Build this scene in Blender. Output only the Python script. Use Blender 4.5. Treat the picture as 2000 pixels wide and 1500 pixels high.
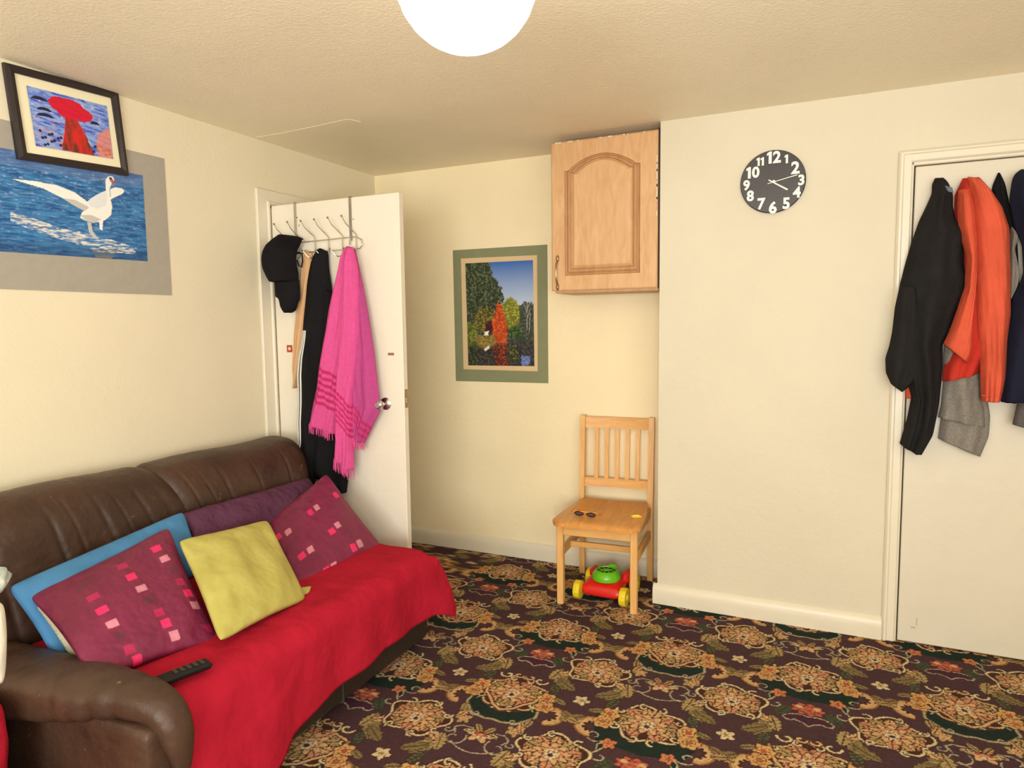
import bpy, math, random
import numpy as np
from mathutils import Vector, Matrix
PI = math.pi
SC = bpy.context.scene
for o in list(bpy.data.objects): bpy.data.objects.remove(o, do_unlink=True)
COL = SC.collection
rng = np.random.default_rng(7)
random.seed(7)

# ------------------------------------------------------------ camera
H, B, P, E = 2.35, 3.6455, 3.3026, 1.897      # ceiling, back wall, projecting wall and its edge
cam_d = bpy.data.cameras.new('camera'); cam = bpy.data.objects.new('camera', cam_d); COL.objects.link(cam)
rt = Vector((0.907302, 0.420305, -0.012151)); up = Vector((-0.026381, 0.085743, 0.995968)); fw = Vector((-0.419652, 0.903323, -0.088883))
m = Matrix.Identity(4)
for i in range(3):
    m[i][0] = rt[i]; m[i][1] = up[i]; m[i][2] = -fw[i]
m[0][3], m[1][3], m[2][3] = 2.6397, 0.0, 1.4079
cam.matrix_world = m
cam_d.sensor_width = 36.0; cam_d.lens = 36.0 * 1326.5 / 2000.0; cam_d.clip_start = 0.05
SC.camera = cam
# ------------------------------------------------------------ world, lights, exposure
w = bpy.data.worlds.new('world'); SC.world = w; w.use_nodes = True
w.node_tree.nodes['Background'].inputs[0].default_value = (0.9, 0.95, 1.0, 1); w.node_tree.nodes['Background'].inputs[1].default_value = 0.6
def area(name, loc, target, sx, sy, power, col):
    l = bpy.data.lights.new(name, 'AREA'); l.shape = 'RECTANGLE'; l.size = sx; l.size_y = sy; l.energy = power; l.color = col
    o = bpy.data.objects.new(name, l); COL.objects.link(o); o.location = loc
    o.rotation_euler = (Vector(target) - Vector(loc)).to_track_quat('-Z', 'Y').to_euler(); return o
area('window_daylight', (2.8, -2.66, 1.30), (1.7, 1.6, 4.2), 2.3, 1.5, 130, (0.93, 0.97, 0.96))
area('side_fill', (4.22, -.3, 1.35), (0.0, 2.7, 3.6), 1.7, 1.3, 26, (0.93, 0.97, 0.96))  # added fill light to even out the walls, no source known there
area('camera_flash', (2.66, -0.04, 1.12), (1.0, 2.6, 2.6), 0.22, 0.22, 10, (0.95, 0.97, 0.94))
LAMP_STRENGTH = 8.0
SC.view_settings.view_transform = 'Standard'; SC.view_settings.look = 'None'
SC.view_settings.gamma = 1.0; SC.view_settings.use_curve_mapping = False
SC.view_settings.exposure = 0.5

# ------------------------------------------------------------ helpers
def lin(*c):
    return tuple(((v/255)/12.92 if v <= 10.3 else (((v/255)+.055)/1.055)**2.4) for v in c)
def L(*c): return np.array(lin(*c))
def mat(name, col, rough=0.6, metal=0.0, bump=0.0, bscale=60.0, var=0.0, vscale=8.0, spec=0.5, sheen=0.0, attr=None, detail=4, emis=None, estr=1.0, bump2=0.0, b2scale=4.0, col2=None):
    M = bpy.data.materials.new(name); M.use_nodes = True
    nt = M.node_tree; N = nt.nodes; K = nt.links; b = N['Principled BSDF']
    b.inputs['Roughness'].default_value = rough; b.inputs['Metallic'].default_value = metal
    b.inputs['Specular IOR Level'].default_value = spec
    if sheen: b.inputs['Sheen Weight'].default_value = sheen; b.inputs['Sheen Roughness'].default_value = .6
    b.inputs['Base Color'].default_value = (*col, 1)
    tc = N.new('ShaderNodeTexCoord'); src = None
    if attr:
        a = N.new('ShaderNodeAttribute'); a.attribute_name = attr; src = a.outputs['Color']; K.new(src, b.inputs['Base Color'])
    if var or col2:
        n = N.new('ShaderNodeTexNoise'); n.inputs['Scale'].default_value = vscale; n.inputs['Detail'].default_value = 6
        K.new(tc.outputs['Object'], n.inputs['Vector'])
        mr = N.new('ShaderNodeMapRange'); mr.inputs['From Min'].default_value = .35; mr.inputs['From Max'].default_value = .68
        K.new(n.outputs['Fac'], mr.inputs['Value'])
        mx = N.new('ShaderNodeMix'); mx.data_type = 'RGBA'
        K.new(mr.outputs['Result'], mx.inputs['Factor'])
        if src:
            mx.blend_type = 'MULTIPLY'; K.new(src, mx.inputs['A']); mx.inputs['B'].default_value = (1-var, 1-var, 1-var, 1)
        else:
            mx.inputs['A'].default_value = (*col, 1)
            mx.inputs['B'].default_value = (*(col2 or tuple(c*(1-var) for c in col)), 1)
        K.new(mx.outputs['Result'], b.inputs['Base Color'])
    last = None
    for bs, sc, dt in ((bump, bscale, detail), (bump2, b2scale, 2)):
        if bs:
            n = N.new('ShaderNodeTexNoise'); n.inputs['Scale'].default_value = sc; n.inputs['Detail'].default_value = dt
            K.new(tc.outputs['Object'], n.inputs['Vector'])
            bp = N.new('ShaderNodeBump'); bp.inputs['Strength'].default_value = bs; bp.inputs['Distance'].default_value = 0.6/sc
            K.new(n.outputs['Fac'], bp.inputs['Height'])
            if last: K.new(last, bp.inputs['Normal'])
            last = bp.outputs['Normal']
    if last: K.new(last, b.inputs['Normal'])
    if emis:
        b.inputs['Emission Color'].default_value = (*emis, 1); b.inputs['Emission Strength'].default_value = estr
    return M

def empty(name, loc, label=None, cat=None, group=None, rz=0.0, kind=None):
    o = bpy.data.objects.new(name, None); COL.objects.link(o); o.location = loc; o.rotation_euler = (0, 0, rz)
    o.empty_display_size = .05
    tag(o, label, cat, group, kind); return o
def tag(o, label=None, cat=None, group=None, kind=None):
    if label: o['label'] = label
    if cat: o['category'] = cat
    if group: o['group'] = group
    if kind: o['kind'] = kind
    return o
def root_inv(p):
    M = Matrix.Identity(4); ch = []
    while p is not None: ch.append(p); p = p.parent
    for q in reversed(ch):
        M = M @ (Matrix.Translation(q.location) @ Matrix.Rotation(q.rotation_euler[2], 4, 'Z'))
    return M.inverted()
def obj(name, V, F, mt, parent=None, smooth=False, local=False, color=None, autos=None):
    """one mesh object; V in world coordinates unless local"""
    V = np.asarray(V, dtype=np.float64).reshape(-1, 3)
    org = np.zeros(3)
    if parent is not None and not local:
        Mi = np.array(root_inv(parent)); V = V @ Mi[:3, :3].T + Mi[:3, 3]
    me = bpy.data.meshes.new(name)
    if isinstance(F, np.ndarray):
        n = len(F); k = F.shape[1]
        me.vertices.add(len(V)); me.vertices.foreach_set('co', V.astype(np.float32).ravel())
        me.loops.add(n*k); me.loops.foreach_set('vertex_index', F.astype(np.int32).ravel())
        me.polygons.add(n); me.polygons.foreach_set('loop_start', np.arange(0, n*k, k, dtype=np.int32))
        try: me.polygons.foreach_set('loop_total', np.full(n, k, dtype=np.int32))
        except Exception: pass
        me.update(calc_edges=True)
    else:
        me.from_pydata([tuple(v) for v in V], [], F); me.update()
    me.polygons.foreach_set('use_smooth', np.full(len(me.polygons), bool(smooth)))
    if smooth and autos:
        try: me.set_sharp_from_angle(angle=math.radians(autos))
        except Exception: pass
    if color is not None:
        a = me.color_attributes.new('Col', 'FLOAT_COLOR', 'POINT')
        c = np.ones((len(V), 4), np.float32); c[:, :3] = color; a.data.foreach_set('color', c.ravel())
    for q in (mt if isinstance(mt, (list, tuple)) else [mt]): me.materials.append(q)
    o = bpy.data.objects.new(name, me); COL.objects.link(o)
    if parent is not None: o.parent = parent
    return o

class MB:
    def __init__(s): s.v = []; s.f = []
    def add(s, V, F):
        n = len(s.v); s.v += [tuple(p) for p in V]; s.f += [tuple(int(i)+n for i in f) for f in F]; return s
    def box(s, a, b, bev=0.0, M=None):
        a = np.array(a, float); b = np.array(b, float); lo = np.minimum(a, b); hi = np.maximum(a, b)
        if bev <= 0:
            V = [(x, y, z) for z in (lo[2], hi[2]) for y in (lo[1], hi[1]) for x in (lo[0], hi[0])]
            F = [(0, 2, 3, 1), (4, 5, 7, 6), (0, 1, 5, 4), (2, 6, 7, 3), (0, 4, 6, 2), (1, 3, 7, 5)]
        else:
            bev = min(bev, (hi-lo).min()*.49); V = []; F = []
            sg = [(-1, -1, -1), (1, -1, -1), (1, 1, -1), (-1, 1, -1), (-1, -1, 1), (1, -1, 1), (1, 1, 1), (-1, 1, 1)]
            c = (lo+hi)/2; h = (hi-lo)/2; idx = {}
            for i, g in enumerate(sg):
                for ax in range(3):
                    p = [c[k]+g[k]*(h[k] if k == ax else h[k]-bev) for k in range(3)]
                    idx[(i, ax)] = len(V); V.append(p)
            fc = {2: ((0, 3, 2, 1), (4, 5, 6, 7)), 1: ((0, 1, 5, 4), (2, 3, 7, 6)), 0: ((0, 4, 7, 3), (1, 2, 6, 5))}
            for ax in fc:
                for q in fc[ax]: F.append(tuple(idx[(i, ax)] for i in q))
            ed = [(0, 1), (1, 2), (2, 3), (3, 0), (4, 5), (5, 6), (6, 7), (7, 4), (0, 4), (1, 5), (2, 6), (3, 7)]
            for i, j in ed:
                ax = [k for k in range(3) if sg[i][k] != sg[j][k]][0]; o = [k for k in range(3) if k != ax]
                F.append((idx[(i, o[0])], idx[(j, o[0])], idx[(j, o[1])], idx[(i, o[1])]))
            for i in range(8): F.append((idx[(i, 0)], idx[(i, 1)], idx[(i, 2)]))
            cc = np.array(c); V2 = np.array(V); FF = []
            for f in F:
                p = V2[list(f)]; n = np.cross(p[1]-p[0], p[2]-p[0])
                FF.append(f if n @ (p.mean(0)-cc) > 0 else f[::-1])
            F = FF
        if M is not None: V = [tuple(M @ Vector(p)) for p in V]
        return s.add(V, F)
    def tube(s, pts, r, n=8, cap=True, closed=False):
        pts = [Vector(p) for p in pts]; m_ = len(pts); rs = r if hasattr(r, '__len__') else [r]*m_
        V = []; F = []; prev = None
        for i, p in enumerate(pts):
            if closed: t = pts[(i+1) % m_]-pts[i-1]
            else: t = (pts[min(i+1, m_-1)]-pts[max(i-1, 0)])
            t.normalize()
            if prev is None:
                a = Vector((0, 0, 1)) if abs(t.z) < .9 else Vector((1, 0, 0)); u = t.cross(a).normalized()
            else:
                u = (prev - t*prev.dot(t)).normalized()
            prev = u; v = t.cross(u)
            for k in range(n):
                an = 2*PI*k/n; V.append(p + u*(rs[i]*math.cos(an)) + v*(rs[i]*math.sin(an)))
        for i in range(m_ if closed else m_-1):
            j = (i+1) % m_
            for k in range(n):
                F.append((i*n+k, i*n+(k+1) % n, j*n+(k+1) % n, j*n+k))
        if cap and not closed:
            F.append(tuple(range(n))[::-1]); F.append(tuple((m_-1)*n+k for k in range(n)))
        return s.add(V, F)
    def lathe(s, prof, c, n=24, axis='z', M=None):
        V = []; F = []
        for r, h in prof:
            for k in range(n):
                a = 2*PI*k/n; x, y = r*math.cos(a), r*math.sin(a)
                p = {'z': (x, y, h), 'y': (x, h, y), 'x': (h, x, y)}[axis]
                if M is not None: p = M @ Vector(p)
                V.append((p[0]+c[0], p[1]+c[1], p[2]+c[2]))
        for i in range(len(prof)-1):
            for k in range(n):
                F.append((i*n+k, i*n+(k+1) % n, (i+1)*n+(k+1) % n, (i+1)*n+k))
        F.append(tuple(range(n))[::-1]); F.append(tuple((len(prof)-1)*n+k for k in range(n)))
        return s.add(V, F)
    def prism(s, poly, a0, a1, axis='y', M=None):
        """closed 2D polygon extruded along axis; poly points are the other two axes in order"""
        n = len(poly); V = []
        for h in (a0, a1):
            for p, q in poly:
                V.append({'y': (p, h, q), 'x': (h, p, q), 'z': (p, q, h)}[axis])
        if M is not None: V = [tuple(M @ Vector(p)) for p in V]
        F = [tuple(range(n))[::-1], tuple(range(n, 2*n))]
        for k in range(n): F.append((k, (k+1) % n, n+(k+1) % n, n+k))
        return s.add(V, F)
    def build(s, name, mt, parent=None, smooth=False, local=False, autos=35):
        return obj(name, s.v, s.f, mt, parent, smooth, local, autos=autos)

def gridF(nu, nv, off=0, closed_u=False):
    i, j = np.meshgrid(np.arange(nv-1), np.arange(nu if closed_u else nu-1), indexing='ij')
    a = i*nu+j; b = i*nu+(j+1) % nu
    return np.stack([a, b, b+nu, a+nu], -1).reshape(-1, 4)+off
def sheet2(front, back, name, mt, parent=None, color=None):
    """front/back (nv,nu,3) grids joined into a closed body"""
    nv, nu = front.shape[:2]; N = nv*nu
    V = np.concatenate([front.reshape(-1, 3), back.reshape(-1, 3)])
    F = [gridF(nu, nv), gridF(nu, nv, N)[:, ::-1]]
    ring = np.concatenate([np.arange(nu), np.arange(1, nv)*nu+nu-1, (nv-1)*nu+np.arange(nu-2, -1, -1), np.arange(nv-2, 0, -1)*nu])
    a = ring; b = np.roll(ring, -1)
    F.append(np.stack([a, a+N, b+N, b], -1))
    if color is not None: color = np.concatenate([color, color])
    return obj(name, V, np.concatenate(F), mt, parent, True, color=color)
def resample(pts, n):
    p = np.array(pts, float); d = np.r_[0, np.cumsum(np.linalg.norm(np.diff(p, axis=0), axis=1))]
    t = np.linspace(0, d[-1], n)
    return np.stack([np.interp(t, d, p[:, k]) for k in range(3)], -1)
def smooth1(a, k=1):
    for _ in range(k):
        b = a.copy(); b[1:-1] = (a[:-2]+2*a[1:-1]+a[2:])/4; a = b
    return a
def wav(seed, n=5, f=(1, 6)):
    r = np.random.default_rng(seed); K = [(r.uniform(*f), r.uniform(-f[1]*.35, f[1]*.35), r.uniform(0, 6.28), r.uniform(.4, 1)) for _ in range(n)]
    return lambda u, v: sum(a*np.sin(2*PI*(kx*u+ky*v)+ph) for kx, ky, ph, a in K)/n
def drape(name, Lp, Rp, mt, parent, depth=.04, fold=.012, k=2.5, ph=0.0, nu=36, nv=64, seed=1, out=(0, -1, 0), power=2.5, colorf=None, sm=2, taper=True, back=.0, skew=.25, vprof=None):
    """hanging cloth: lofted between a left and a right edge line, bulging along 'out', with folds running down"""
    Lq = smooth1(resample(Lp, nv), sm); Rq = smooth1(resample(Rp, nv), sm)
    u = np.linspace(0, 1, nu)[None, :, None]; v = np.linspace(0, 1, nv)
    base = Lq[:, None]*(1-u)+Rq[:, None]*u
    U = u[:, :, 0]; Vv = v[:, None]
    prof = (1-np.abs(2*U-1)**power)
    top = np.clip(Vv/.07, 0, 1)**.5 if taper else np.ones_like(Vv)
    wv = wav(seed)
    f = fold*(np.sin(2*PI*(k*U+skew*np.sin(2*Vv+seed)+ph)) + .9*wv(U, Vv*1.5))*(.45+.55*Vv)
    vp = np.ones_like(Vv) if vprof is None else np.interp(Vv[:, 0], np.linspace(0, 1, len(vprof)), vprof)[:, None]
    d = (depth*vp*prof*(.35+.65*top) + f*np.minimum(1, prof*1.8))*top**.5 + .003
    o = np.array(out, float)
    front = base + d[:, :, None]*o
    backg = base - o*(back + .001)
    c = colorf(np.broadcast_to(U, d.shape).ravel(), np.broadcast_to(Vv, d.shape).ravel()) if colorf else None
    return sheet2(front, backg, name, mt, parent, c), front
def pillow(name, c4, T, mt, parent=None, seed=1, n=46, wr=.010, pinch=.07, colorf=None, back=.5, sag=0.0, rnd=.05):
    """stuffed cushion on four corner points (top left, top right, bottom right, bottom left)"""
    TL, TR, BR, BL = [np.array(p, float) for p in c4]
    u = np.linspace(-1, 1, n)[None, :]; v = np.linspace(-1, 1, n)[:, None]
    cn = 1-rnd*(u*v)**8
    U = u*(1-pinch*(1-v**2))*cn; Vv = v*(1-pinch*(1-u**2))*cn
    a = (U+1)/2; b = (Vv+1)/2
    base = (TL*((1-a)*(1-b))[..., None]+TR*(a*(1-b))[..., None]+BR*(a*b)[..., None]+BL*((1-a)*b)[..., None])
    nrm = np.cross(TR-TL+BR-BL, BL-TL+BR-TR); nrm /= np.linalg.norm(nrm)
    nrm = -nrm
    if nrm[0] < 0: nrm = -nrm
    h = ((1-u**2)*(1-v**2))
    h = T*(h**.42)*.85
    wv = wav(seed, 7, (.8, 3.2)); wv2 = wav(seed+50, 7, (3, 8))
    e = np.clip(1-np.maximum(np.abs(u), np.abs(v)), 0, 1)
    W = (wr*wv(a, b)*1.6*np.minimum(1, e*3) + wr*.7*wv2(a, b)*np.exp(-e*4)*np.minimum(1, e*12))
    dn = np.array((0, 0, -1.0))*sag
    f = base+(h+W)[..., None]*nrm + (h/T)[..., None]*dn; bk = base-(h*back)[..., None]*nrm
    color = colorf(a.ravel()*1.0 if a.shape == h.shape else np.broadcast_to(a, h.shape).ravel(), np.broadcast_to(b, h.shape).ravel()) if colorf else None
    V = np.concatenate([f.reshape(-1, 3), bk.reshape(-1, 3)])
    o = sheet2(f, bk, name, mt, parent, color)
    return o
def inpoly(x, y, poly):
    x = np.asarray(x); ins = np.zeros(x.shape, bool); n = len(poly)
    for i in range(n):
        x0, y0 = poly[i]; x1, y1 = poly[(i+1) % n]
        c = ((y0 > y) != (y1 > y)) & (x < (x1-x0)*(y-y0)/(y1-y0+1e-12)+x0); ins ^= c
    return ins
def segd(x, y, pts):
    d = np.full(x.shape, 9.0)
    for (x0, y0), (x1, y1) in zip(pts[:-1], pts[1:]):
        dx, dy = x1-x0, y1-y0; t = np.clip(((x-x0)*dx+(y-y0)*dy)/(dx*dx+dy*dy+1e-12), 0, 1)
        d = np.minimum(d, np.hypot(x-x0-t*dx, y-y0-t*dy))
    return d
def vnoise(x, y, seed=0):
    """value noise"""
    r = np.random.default_rng(seed).random((64, 64)); xi = np.floor(x).astype(int); yi = np.floor(y).astype(int)
    fx = x-xi; fy = y-yi; fx = fx*fx*(3-2*fx); fy = fy*fy*(3-2*fy)
    g = lambda i, j: r[i % 64, j % 64]
    return (g(xi, yi)*(1-fx)+g(xi+1, yi)*fx)*(1-fy)+(g(xi, yi+1)*(1-fx)+g(xi+1, yi+1)*fx)*fy
def fnoise(x, y, seed=0, o=4):
    s = 0; a = .5
    for i in range(o): s = s+a*vnoise(x*2**i+17*i, y*2**i+5*i, seed+i); a *= .5
    return s

# ------------------------------------------------------------ materials
WALLC = lin(229, 217, 188)
M_wall = mat('cream_wall_paint', WALLC, .62, bump=.10, bscale=55, var=.035, vscale=2.2, spec=.2, bump2=.03, b2scale=5)
M_wall_brightened = mat('cream_wall_paint_brightened', lin(248, 230, 190), .62, bump=.12, bscale=55, var=.05, vscale=2.2, spec=.25, bump2=.04, b2scale=5)  # same cream paint, lightened and warmed to make up for the alcove's dim light
M_wall_dimmed = mat('cream_wall_paint_dimmed', lin(217, 206, 182), .62, bump=.12, bscale=55, var=.04, vscale=2.2, spec=.25, bump2=.04, b2scale=5)  # same cream paint, darkened to take down the strong light on this wall
M_ceil = mat('textured_ceiling_paint', lin(248, 236, 208), .5, bump=.55, bscale=110, var=.04, vscale=3, spec=.45, detail=6)
M_trim = mat('gloss_trim_paint', lin(226, 215, 192), .35, bump=.05, bscale=20, var=.03, vscale=5, spec=.4)
M_door_dimmed = mat('white_door_paint_dimmed', lin(217, 206, 185), .42, bump=.06, bscale=12, var=.03, vscale=4, spec=.35)  # door paint darkened to offset the stronger light on the right door
M_door = mat('white_door_paint', lin(232, 222, 204), .42, bump=.06, bscale=12, var=.03, vscale=4, spec=.35)
M_gap = mat('dark_gap', lin(60, 50, 42), .9)
M_leather = mat('brown_leather', lin(74, 51, 38), .46, bump=.3, bscale=240, var=.0, col2=lin(56, 38, 28), vscale=5, spec=.4, bump2=.22, b2scale=16)
def scuffs(M, col, sc, lo, hi):
    nt = M.node_tree; N = nt.nodes; K = nt.links; b = N['Principled BSDF']; old = b.inputs['Base Color'].links[0].from_socket
    tc = N.new('ShaderNodeTexCoord'); n = N.new('ShaderNodeTexNoise'); n.inputs['Scale'].default_value = sc; n.inputs['Detail'].default_value = 3; n.inputs['Distortion'].default_value = 1.5
    K.new(tc.outputs['Object'], n.inputs['Vector']); mr = N.new('ShaderNodeMapRange'); mr.inputs['From Min'].default_value = lo; mr.inputs['From Max'].default_value = hi
    K.new(n.outputs['Fac'], mr.inputs['Value']); mx = N.new('ShaderNodeMix'); mx.data_type = 'RGBA'; K.new(mr.outputs['Result'], mx.inputs['Factor'])
    K.new(old, mx.inputs['A']); mx.inputs['B'].default_value = (*col, 1); K.new(mx.outputs['Result'], b.inputs['Base Color'])
scuffs(M_leather, lin(150, 122, 100), 26, .72, .80)
M_leather_dark = mat('dark_base_leather', lin(42, 32, 26), .5, bump=.2, bscale=160, var=.25, vscale=5)
M_throw = mat('red_fleece', lin(176, 30, 50), .95, bump=.5, bscale=260, var=.14, vscale=9, spec=.08, bump2=.25, b2scale=10)
M_maroon = mat('maroon_satin', lin(138, 34, 66), .5, bump=.25, bscale=320, attr='Col', var=.15, vscale=11, spec=.35, bump2=.35, b2scale=16)
M_yellow = mat('lime_velvet', lin(186, 177, 98), .6, bump=.2, bscale=200, col2=lin(170, 158, 78), vscale=7, spec=.25, bump2=.2, b2scale=12)
M_plum = mat('plum_cotton', lin(92, 52, 76), .8, bump=.3, bscale=260, var=.2, vscale=10, spec=.2, bump2=.5, b2scale=18)
M_blue = mat('blue_cloth', lin(74, 130, 178), .8, bump=.3, bscale=220, var=.12, vscale=7, spec=.2, bump2=.2, b2scale=12)
M_fleece = mat('cream_fleece', lin(206, 196, 168), .95, bump=.8, bscale=150, var=.12, vscale=30, spec=.1)
M_white = mat('white_cotton', lin(236, 230, 214), .85, bump=.2, bscale=120, var=.06, vscale=9, spec=.2)
M_black = mat('black_cloth', lin(26, 25, 27), .9, bump=.35, bscale=280, var=.25, vscale=12, spec=.12, bump2=.2, b2scale=22)
M_hood = mat('black_sweat_cloth', lin(38, 36, 36), .92, bump=.4, bscale=260, var=.25, vscale=10, spec=.12, bump2=.25, b2scale=18)
M_navy = mat('navy_cloth', lin(30, 32, 50), .9, bump=.3, bscale=260, var=.2, vscale=10, spec=.15, bump2=.2, b2scale=18)
M_orange = mat('orange_knit', lin(212, 90, 64), .92, bump=.5, bscale=300, var=.12, vscale=12, spec=.12, bump2=.2, b2scale=16)
M_grey = mat('grey_marl', lin(140, 132, 122), .92, bump=.5, bscale=320, var=.3, vscale=160, spec=.12, bump2=.15, b2scale=18)
M_dgrey = mat('dark_grey_marl', lin(98, 92, 90), .92, bump=.5, bscale=320, var=.3, vscale=160, spec=.12)
M_pink = mat('pink_towelling', lin(222, 66, 140), .95, bump=.7, bscale=330, attr='Col', var=.1, vscale=60, spec=.1)
M_pinkd = mat('pink_fringe', lin(212, 84, 142), .95, bump=.3, bscale=300, spec=.1)
M_tan = mat('tan_cloth', lin(214, 168, 122), .85, bump=.3, bscale=260, var=.1, vscale=14, spec=.2)
M_stripe = mat('white_stripe', lin(228, 224, 214), .8, bump=.1, bscale=200)
M_chrome = mat('chrome', lin(206, 200, 190), .22, metal=1.0, bump=.02, bscale=40)
M_brass = mat('aged_nickel', lin(166, 146, 112), .35, metal=.9, bump=.1, bscale=90)
M_frame = mat('black_frame', lin(38, 28, 28), .4, bump=.1, bscale=60, spec=.5)
M_mount = mat('cream_mount', lin(236, 226, 190), .8, bump=.1, bscale=200, var=.02)
M_greymat = mat('grey_mount_card', lin(166, 158, 144), .8, bump=.15, bscale=200, var=.05, vscale=30)
M_greenmat = mat('sage_mount_card', lin(134, 136, 100), .8, bump=.15, bscale=200, var=.06, vscale=20)
M_tanmat = mat('beige_mount_card', lin(218, 188, 142), .8, bump=.1, bscale=200)
M_print = mat('printed_paper', (.5, .5, .5), .45, attr='Col', spec=.3)
M_clock = mat('clock_face', lin(50, 41, 38), .35, bump=.05, bscale=300, var=.15, vscale=40)
M_numeral = mat('white_numeral', lin(244, 240, 228), .4)
M_cap = mat('black_cap_cloth', lin(24, 21, 23), .85, bump=.4, bscale=300, var=.2, vscale=14, spec=.15)
M_lampw = mat('lit_paper_shade', lin(250, 246, 236), .8, emis=(1.0, .95, .86), estr=LAMP_STRENGTH, bump=.1, bscale=20)
M_red = mat('red_plastic', lin(214, 32, 24), .3, spec=.5, bump=.02, bscale=30)
M_green = mat('green_plastic', lin(104, 186, 30), .28, spec=.5, bump=.02, bscale=30)
M_yelp = mat('yellow_plastic', lin(232, 206, 40), .35, spec=.5, bump=.02, bscale=30)
M_dark = mat('dark_plastic', lin(18, 16, 16), .5, spec=.25, bump=.02, bscale=30)
M_orp = mat('orange_plastic', lin(240, 150, 20), .35, spec=.5, bump=.02, bscale=30)

def wood(name, a, b, sc=(3, 26, 3), rough=.4, axis=0):
    M = bpy.data.materials.new(name); M.use_nodes = True; nt = M.node_tree; N = nt.nodes; K = nt.links; bs = N['Principled BSDF']
    tc = N.new('ShaderNodeTexCoord'); mp = N.new('ShaderNodeMapping'); mp.inputs['Scale'].default_value = sc
    n = N.new('ShaderNodeTexNoise'); n.inputs['Scale'].default_value = 2.2; n.inputs['Detail'].default_value = 7; n.inputs['Distortion'].default_value = .8
    r = N.new('ShaderNodeValToRGB'); r.color_ramp.elements[0].position = .32; r.color_ramp.elements[1].position = .68
    r.color_ramp.elements[0].color = (*b, 1); r.color_ramp.elements[1].color = (*a, 1)
    K.new(tc.outputs['Object'], mp.inputs['Vector']); K.new(mp.outputs['Vector'], n.inputs['Vector']); K.new(n.outputs['Fac'], r.inputs['Fac'])
    K.new(r.outputs['Color'], bs.inputs['Base Color']); bs.inputs['Roughness'].default_value = rough
    bp = N.new('ShaderNodeBump'); bp.inputs['Strength'].default_value = .12; bp.inputs['Distance'].default_value = .004
    K.new(n.outputs['Fac'], bp.inputs['Height']); K.new(bp.outputs['Normal'], bs.inputs['Normal']); return M
M_pine_v = wood('beech_wood_upright', lin(232, 182, 112), lin(216, 160, 92), (22, 22, 2.5))
M_pine_h = wood('beech_wood_level', lin(230, 176, 104), lin(214, 154, 84), (2.5, 24, 22))
M_seat = wood('beech_seat', lin(220, 156, 82), lin(200, 132, 60), (20, 2.4, 20), .35)
M_cab = wood('limed_oak', lin(216, 172, 124), lin(202, 154, 106), (16, 16, 3), .5)
M_cabd = wood('limed_oak_groove', lin(190, 142, 96), lin(172, 124, 80), (16, 16, 3), .5)

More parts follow.
